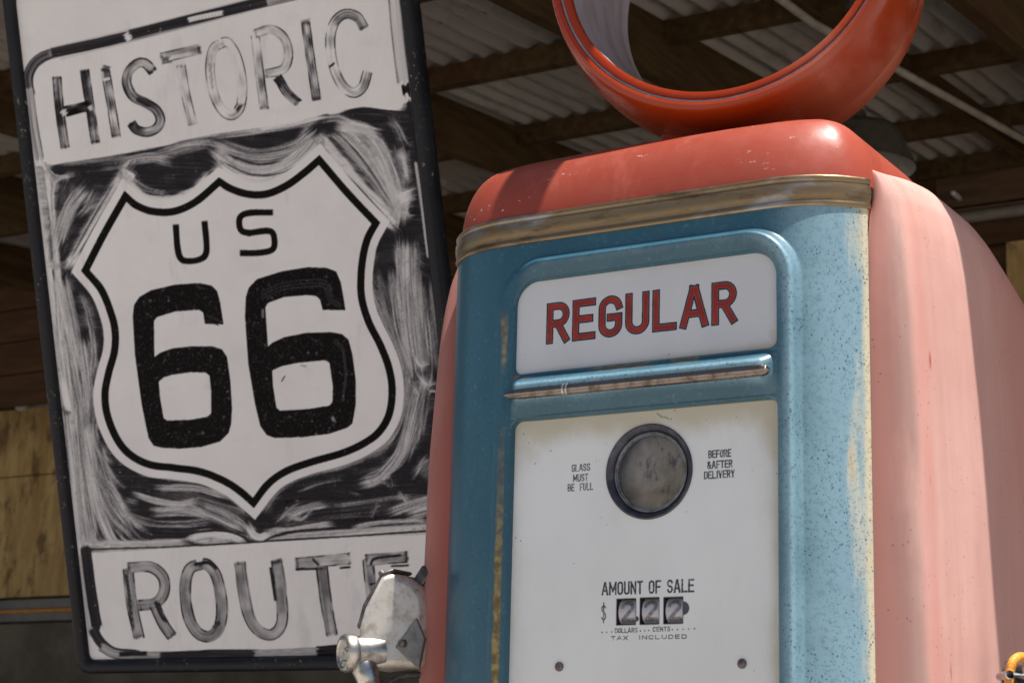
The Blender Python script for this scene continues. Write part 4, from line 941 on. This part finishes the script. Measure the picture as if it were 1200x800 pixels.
ax = ax+np.array([0, -.012, 0])
b = MB(); b.lathe([(.0195, -.004), (.0195, LN*.35), (.0188, LN*.62), (.0190, LN*.66), (.0212, LN*.68), (.0220, LN*.74), (.0218, LN*.92), (.0200, LN*.98), (.0165, LN*1.0), (.0150, LN*.96), (.0001, LN*.94)], c0, ax, 40)
b.build('swivel_collar', mat_chrome('bright_collar_chrome', (.56, .53, .50), (.30, .26, .22), .30), NZ)
b = MB(); b.tube([pn((428, 772))-(0, .004, 0), pn((434, 783))-(0, .012, 0), pn((440, 797))-(0, .014, 0), pn((442, 822))-(0, .014, 0), pn((440, 860))-(0, .012, 0)], [.012, .015, .0135, .0115, .0105], 20)
b.build('spout', mat_chrome('spout_chrome', (.60, .56, .52), (.30, .26, .22), .24), NZ)
b = MB(); b.tube([pn(p) for p in smooth_path([(452, 840), (452, 808), (459, 797), (474, 791), (496, 790), (512, 791)], 3)], .0042, 10)
b.build('lever_guard', STEEL, NZ)
pl = px_prism([(478, 759.5), (502, 726), (512, 750), (505, 786)], -.0255, -.0215)
pl.build('side_plate', simple('grey_side_plate', (.20, .185, .175), (.30, .28, .26), 70, .38, metal=.8), NZ, bevel=.0008)
b = MB(); b.lathe([(.0001, -.0045), (.0040, -.0038), (.0046, -.001), (.0046, .002)], pn((487, 755.5))+np.array([0, -.0255, 0]), (0, 1, 0), 18); b.build('screw', SCREW, NZ)
b = MB(); b.box(pn((501, 675))+np.array([0, .0, 0]), (.0075, .012, .010), np.array([[.8, 0, .6], [0, 1, 0], [-.6, 0, .8]])); b.build('lever_pivot', STEEL, NZ, bevel=.002)
# engraved letters on the collar side
b = MB()
for c, st in text_strokes('VO', 0, .030, 0, .014, .5):
    for s in st:
        b.tube([pn((415.5, 755))+np.array([.0035-.30*x_+.0*y_, -.0195-.0008, 0])+np.array([.35*x_*0, 0, -x_*1.0]) + np.array([y_*.8, 0, -.1*y_]) for x_, y_ in smooth_path(s, .002)], .0006, 5)
b.build('engraving', STEEL, NZ)
# hook that carries it
b = MB(); b.tube([(XC-HW-.03, .16, 1.16), (XC-HW-.075, .15, 1.15), (XC-HW-.10, .13, 1.165)], .008, 10); b.build('nozzle_hook', STEEL, PUMP)

# ================================================================== HOSE FITTING ON THE RIGHT FLANK
def ps(p, X=.312): return onX(p, X)
b = MB(); hc = ps((1181, 797), .3105); b.lathe([(.021, .0), (.021, .004), (.016, .006), (.0001, .006)], hc, (1, 0, 0), 36); b.build('hose_outlet', BLACK, PUMP)
n = N('orange_rubber_sleeve'); x, y, z = n.sep()
CORDM = n.set(base=n.mix(n.rng(n.noise(90, 4), .35, .65), (.66, .27, .03), (.74, .36, .06)), rough=.42, spec=.4)
XH = .335
path = smooth_path([(1181.5, 850), (1182, 812), (1183.2, 790), (1186, 777), (1192, 770.3), (1199, 769.5), (1206, 773.5), (1211, 784), (1213, 800), (1214, 850)], .55)
rr = .0047+.0004*np.sin(np.arange(len(path))*1.9)
b = MB(); b.tube([onX(p, XH) for p in path], list(rr), 16)
cd = tag(b.build('ribbed_hose', CORDM), 'ribbed orange hose looped over a grey fitting on the right flank of the pump', 'hose')
b = MB(); b.tube([onX((1172, 792), .300), onX((1183, 790), XH+.004), onX((1204, 792), .352)], .0045, 10)
b.lathe([(.0001, .030), (.010, .029), (.0165, .022), (.017, .002), (.013, 0)], onX((1206, 789), .330), (.6, -.75, .12), 28)
b.build('hose_fitting', mat_chrome('grey_fitting_metal', (.42, .42, .43), (.22, .21, .21), .34), PUMP)

# ================================================================== OPEN SHED
def roof_z(y): return 2.95+.1*y
YW = 5.32
n = N('weathered_corrugated_iron'); f = n.noise(3.2, 6, .65, n.mapv((1, .35, 1))); t = n.attr('sheet')
c = n.mix(n.rng(f, .35, .7), (.45, .405, .36), (.57, .525, .475)); c = n.mix(n.rng(t, 0, 1, 0, .5), c, (.30, .255, .21))
c = n.mix(n.math('MULTIPLY', n.rng(n.noise(9, 6, .7, n.mapv((1, .25, 1))), .52, .68), .5), c, (.17, .11, .065))
IRON = n.set(base=c, rough=.55, metal=.1, spec=.4)
n = N('dark_old_timber'); f = n.noise(11, 6, .65, n.mapv((3, .35, 3))); g = n.noise(2.5, 3)
c = n.mix(n.rng(f, .35, .68), (.055, .031, .011), (.095, .057, .022)); c = n.mix(n.rng(g, .55, .75, 0, .6), c, (.07, .026, .014))
n.bump(f, .3, .004); TIMBER = n.set(base=c, rough=.75, spec=.2)
n = N('wall_boards'); f = n.noise(9, 6, .65, n.mapv((.35, 3, 3))); c = n.mix(n.rng(f, .35, .68), (.05, .025, .011), (.085, .043, .02)); WALLM = n.set(base=c, rough=.8, spec=.2)
n = N('stained_plywood'); f = n.noise(5, 6, .65, n.mapv((2.2, 1, .5))); g = n.noise(16, 5, .7, n.mapv((1, 1, .35)))
c = n.mix(n.rng(f, .35, .65), (.52, .375, .165), (.34, .22, .085)); c = n.mix(n.math('MULTIPLY', n.rng(g, .50, .66), .85), c, (.12, .075, .028))
PLY = n.set(base=c, rough=.7, spec=.25)
SHED = thing('open_shed', 'dark open timber shed with corrugated iron roof standing behind the pump and sign', 'shed', (-2.0, YW, 0))
PITCH = .0762
def eave(x): return np.where(x < .60, .180, np.minimum(.180+.17*(x-.60), 1.2))  # unseen roof edge, bent to place its shadow on the side panel
ybr = [None, 1.15, 2.55, 3.42, 4.30, YW]
for c_ in range(5):
    for i in range(-10, 4):
        x0 = i*.96-.5+.20*(c_ % 2); x1 = x0+1.06
        xs_ = np.linspace(x0, x1, int(1.06/PITCH*10)); n_ = 7
        yb = np.full(xs_.shape, ybr[c_+1]+.30) if c_ < 4 else np.full(xs_.shape, YW)
        ya = eave(xs_) if c_ == 0 else np.full(xs_.shape, ybr[c_]-.0)
        lift = .0008*(i % 2)+.004*(c_ % 2)
        tt = np.linspace(0, 1, n_)[:, None]; Yg = ya[None]*(1-tt)+yb[None]*tt; Xg = np.repeat(xs_[None], n_, 0)
        Zg = roof_z(Yg)+.012+lift+.0165*np.sin(2*math.pi*xs_/PITCH)[None]+.003*(fbm(Xg*2, Yg*2, 40)-.5)
        Pg = np.stack([Xg, Yg, Zg], -1); Pt = Pg+np.array([0, 0, .0012])
        o = grid('roof_sheet', Pg, IRON, SHED, None, dict(sheet=np.full(Xg.shape, rng.random())), flip=True)
def bx(name, mats, *beams, parent=SHED, bevel=.003):
    b = MB()
    for a in beams: b.beam(*a)
    return b.build(name, mats, parent, smooth=False, bevel=bevel)
for xb in [k*.96-.5 for k in range(-11, 4)]:       # rafters run back into the shed
    bx('rafter', TIMBER, ((xb-.025, .20, roof_z(.20)-.002), (xb-.025, YW, roof_z(YW)-.002), .05, .18))
bx('rafter', TIMBER, ((-1.0, 2.3, roof_z(2.3)-.003), (-1.0, YW, roof_z(YW)-.003), .045, .075))
for yb in (.75, 1.5, 2.35, 3.10, 3.86, 4.62, 5.24):      # purlins
    bx('purlin', TIMBER, ((-11, yb-.17, roof_z(yb-.17)-.004), (4.0, yb-.17, roof_z(yb-.17)-.004), .045, .068), bevel=.002)
# unseen beam added over the pump to cast a stripe of shadow on it
bx('rafter', TIMBER, ((.155, -.42, roof_z(-.42)-.003), (.155, 1.2, roof_z(1.2)-.003), .045, .10))
b = MB(); b.box((-4, YW+.05, 1.74), (9.0, .02, 1.74)); b.build('back_wall', WALLM, SHED, smooth=False)
b = MB()
for k in range(5): b.box((-7.0, 4.42, 3.40-.155*k), (2.75, .012, .074))
b.build('header_boards', WALLM, SHED, smooth=False, bevel=.004)
b = MB()
for k in range(9): b.box((-4, YW+.02, 3.42-.17*k), (9.0, .012, .081))
b.build('wall_cladding', WALLM, SHED, smooth=False, bevel=.004)
def ply(x0, x1, z0, z1, dy=0.):
    b = MB(); b.box(((x0+x1)/2, YW-.008-dy, (z0+z1)/2), ((x1-x0)/2, .006, (z1-z0)/2)); b.build('plywood_sheet', PLY, SHED, smooth=False, bevel=.002)
pz = lambda p: onY(p, YW-.02)
a_, b_ = pz((0, 488)), pz((0, 700)); ply(-7.2, -5.75, b_[2], a_[2]-.33, 0); ply(-7.2, -5.72, a_[2]-.325, a_[2]+.03, .004)
a_ = pz((519, 350)); b_ = pz((515, 430)); ply(a_[0]-.35, a_[0]+1.2, b_[2]-.3, a_[2])
a_ = pz((1178, 283)); ply(a_[0], a_[0]+1.0, a_[2]-1.0, a_[2])
q = pz((0, 703)); b = MB(); b.box((-4, YW-.03, q[2]-.06), (9, .03, .055)); b.build('wall_ledge', simple('grey_painted_ledge', (.10, .105, .11), (.16, .16, .16), 6, .6), SHED, smooth=False, bevel=.004)
q2 = pz((0, 722)); b = MB(); b.box((-4, YW-.012, q2[2]/2-.02), (9, .012, q2[2]/2-.02)); b.build('lower_lining', simple('dusty_lower_lining', (.075, .065, .05), (.13, .115, .09), 4, .8), SHED, smooth=False)
for x_ in (-7.3, -4.2, 3.9):
    b = MB(); b.box((x_, .12, 1.42), (.05, .05, 1.42)); b.build('post', TIMBER, SHED, smooth=False, bevel=.005)
b = MB(); b.tube([onY((0, 716.5), YW-.07), onY((100, 713), YW-.07)], .008, 10)
a_ = onY((0, 716.5), YW-.07); b = MB(); b.tube([(a_[0]-.6, YW-.068, a_[2]), (a_[0]+1.6, YW-.068, a_[2]-.0)], .011, 10)
tag(b.build('orange_cable', simple('orange_cable_jacket', (.42, .17, .02), (.5, .22, .03), 30, .5)), 'orange cable running level along the grey ledge of the shed wall', 'cable')
# conduit under the roof
def rp(p, off=-.09):
    r = ray(p); t = (2.95+off+.1*C[1]-C[2])/(r[2]-.1*r[1]); return C+t*r
PIPE = simple('pale_conduit', (.36, .32, .26), (.50, .45, .38), 12, .5)
b = MB(); pts = [rp((880, -27)), rp((915, 0)), rp((952, 27)), rp((1038, 74)), rp((1120, 120)), rp((1200, 164)), rp((1260, 197))]
b.tube([pts[0], pts[2], pts[3], pts[5], pts[6]], .0125, 12)
cdt = b.build('conduit_pipe', PIPE)
tag(cdt, 'pale conduit pipe running under the shed roof beside a rafter', 'pipe')
b = MB(); tq = pts[3]-pts[2]; b.lathe([(.013, -.012), (.019, -.010), (.019, .010), (.013, .012)], rp((1036, 73)), tq, 16)
b.box(rp((1043, 69))+np.array([.01, 0, .02]), (.006, .008, .03)); b.build('pipe_clip', STEEL, cdt)
a_ = onY((1140, 256), YW-.05); b_ = onY((1200, 243), YW-.05); b = MB(); b.tube([(a_[0]-2.4, YW-.05, (a_[2]+b_[2])/2), (b_[0]+.9, YW-.05, (a_[2]+b_[2])/2)], .024, 10)
tag(b.build('wall_pipe', simple('dusty_wall_pipe', (.13, .115, .09), (.19, .17, .135), 12, .6)), 'thick pale pipe running level along the back wall at the right', 'pipe')
# enamel lamp shade under the roof
q = onY((1002, 199), 2.75)
LAMP = thing('shed_lamp', 'dusty grey bell shaped lamp hanging under the shed roof behind the pump lid', 'lamp', q)
b = MB(); b.lathe([(.030, .16), (.036, .135), (.085, .118), (.110, .108), (.122, .092), (.158, .004), (.160, 0), (.157, -.001)], q, (0, 0, 1), 32)
b.build('lamp_shade', simple('dusty_grey_enamel', (.035, .031, .022), (.07, .062, .046), 14, .6), LAMP)
b = MB(); b.lathe([(.1565, 0), (.118, .088), (.10, .100), (.001, .104)], q, (0, 0, 1), 32); b.build('reflector', simple('pale_reflector_enamel', (.20, .185, .16), (.27, .25, .22), 14, .4), LAMP)
b = MB(); b.tube([q+(0, 0, .13), (q[0], q[1], roof_z(q[1])-.02)], .018, 12); b.build('stem', STEEL, LAMP)
# round white lamp head on the back wall
q = onY((24.5, 473), YW-.16)
WL = thing('wall_lamp', 'small round white lamp on the dark shed wall left of the sign', 'lamp', q)
b = MB(); b.lathe([(.001, -.012), (.020, -.010), (.034, -.004), (.038, .004), (.036, .012), (.022, .05), (.016, .08)], q, (-.35, 1, .05), 28); b.build('lamp_head', simple('dirty_white_lamp', (.42, .38, .34), (.5, .46, .42), 60, .4), WL)
b = MB(); b.tube([q+(0, .06, 0), q+(.11, .07, .0), q+(.32, .12, .0)], .010, 10); b.tube([q+(.045, .07, 0), q+(.04, .12, .19)], .012, 10); b.build('bracket', simple('grey_bracket', (.16, .15, .14), (.22, .2, .19), 40, .5), WL)
q = onY((1119, 228), YW-.06); b = MB(); b.lathe([(.0005, -.03), (.009, -.027), (.012, -.016), (.008, 0), (.012, .01), (.008, .06)], q, (0, 1, 0), 20)
tag(b.build('insulator', simple('white_porcelain', (.6, .56, .5), (.66, .62, .58), 30, .3)), 'small white porcelain insulator on the dark back wall right of the pump lid', 'insulator')
# ground
n = N('pale_gravel_ground'); f = n.noise(1.2, 6, .65); g = n.noise(60, 3, .7)
GR = n.set(base=n.mix(n.rng(g, .35, .65), n.mix(n.rng(f, .3, .7), (.36, .325, .29), (.43, .395, .36)), (.29, .265, .24)), rough=.9)
b = MB(); b.add([(-150, -150, 0), (150, -150, 0), (150, 150, 0), (-150, 150, 0)], [(0, 1, 2, 3)]); g_ = b.build('ground', GR, None, smooth=False); g_['kind'] = 'structure'
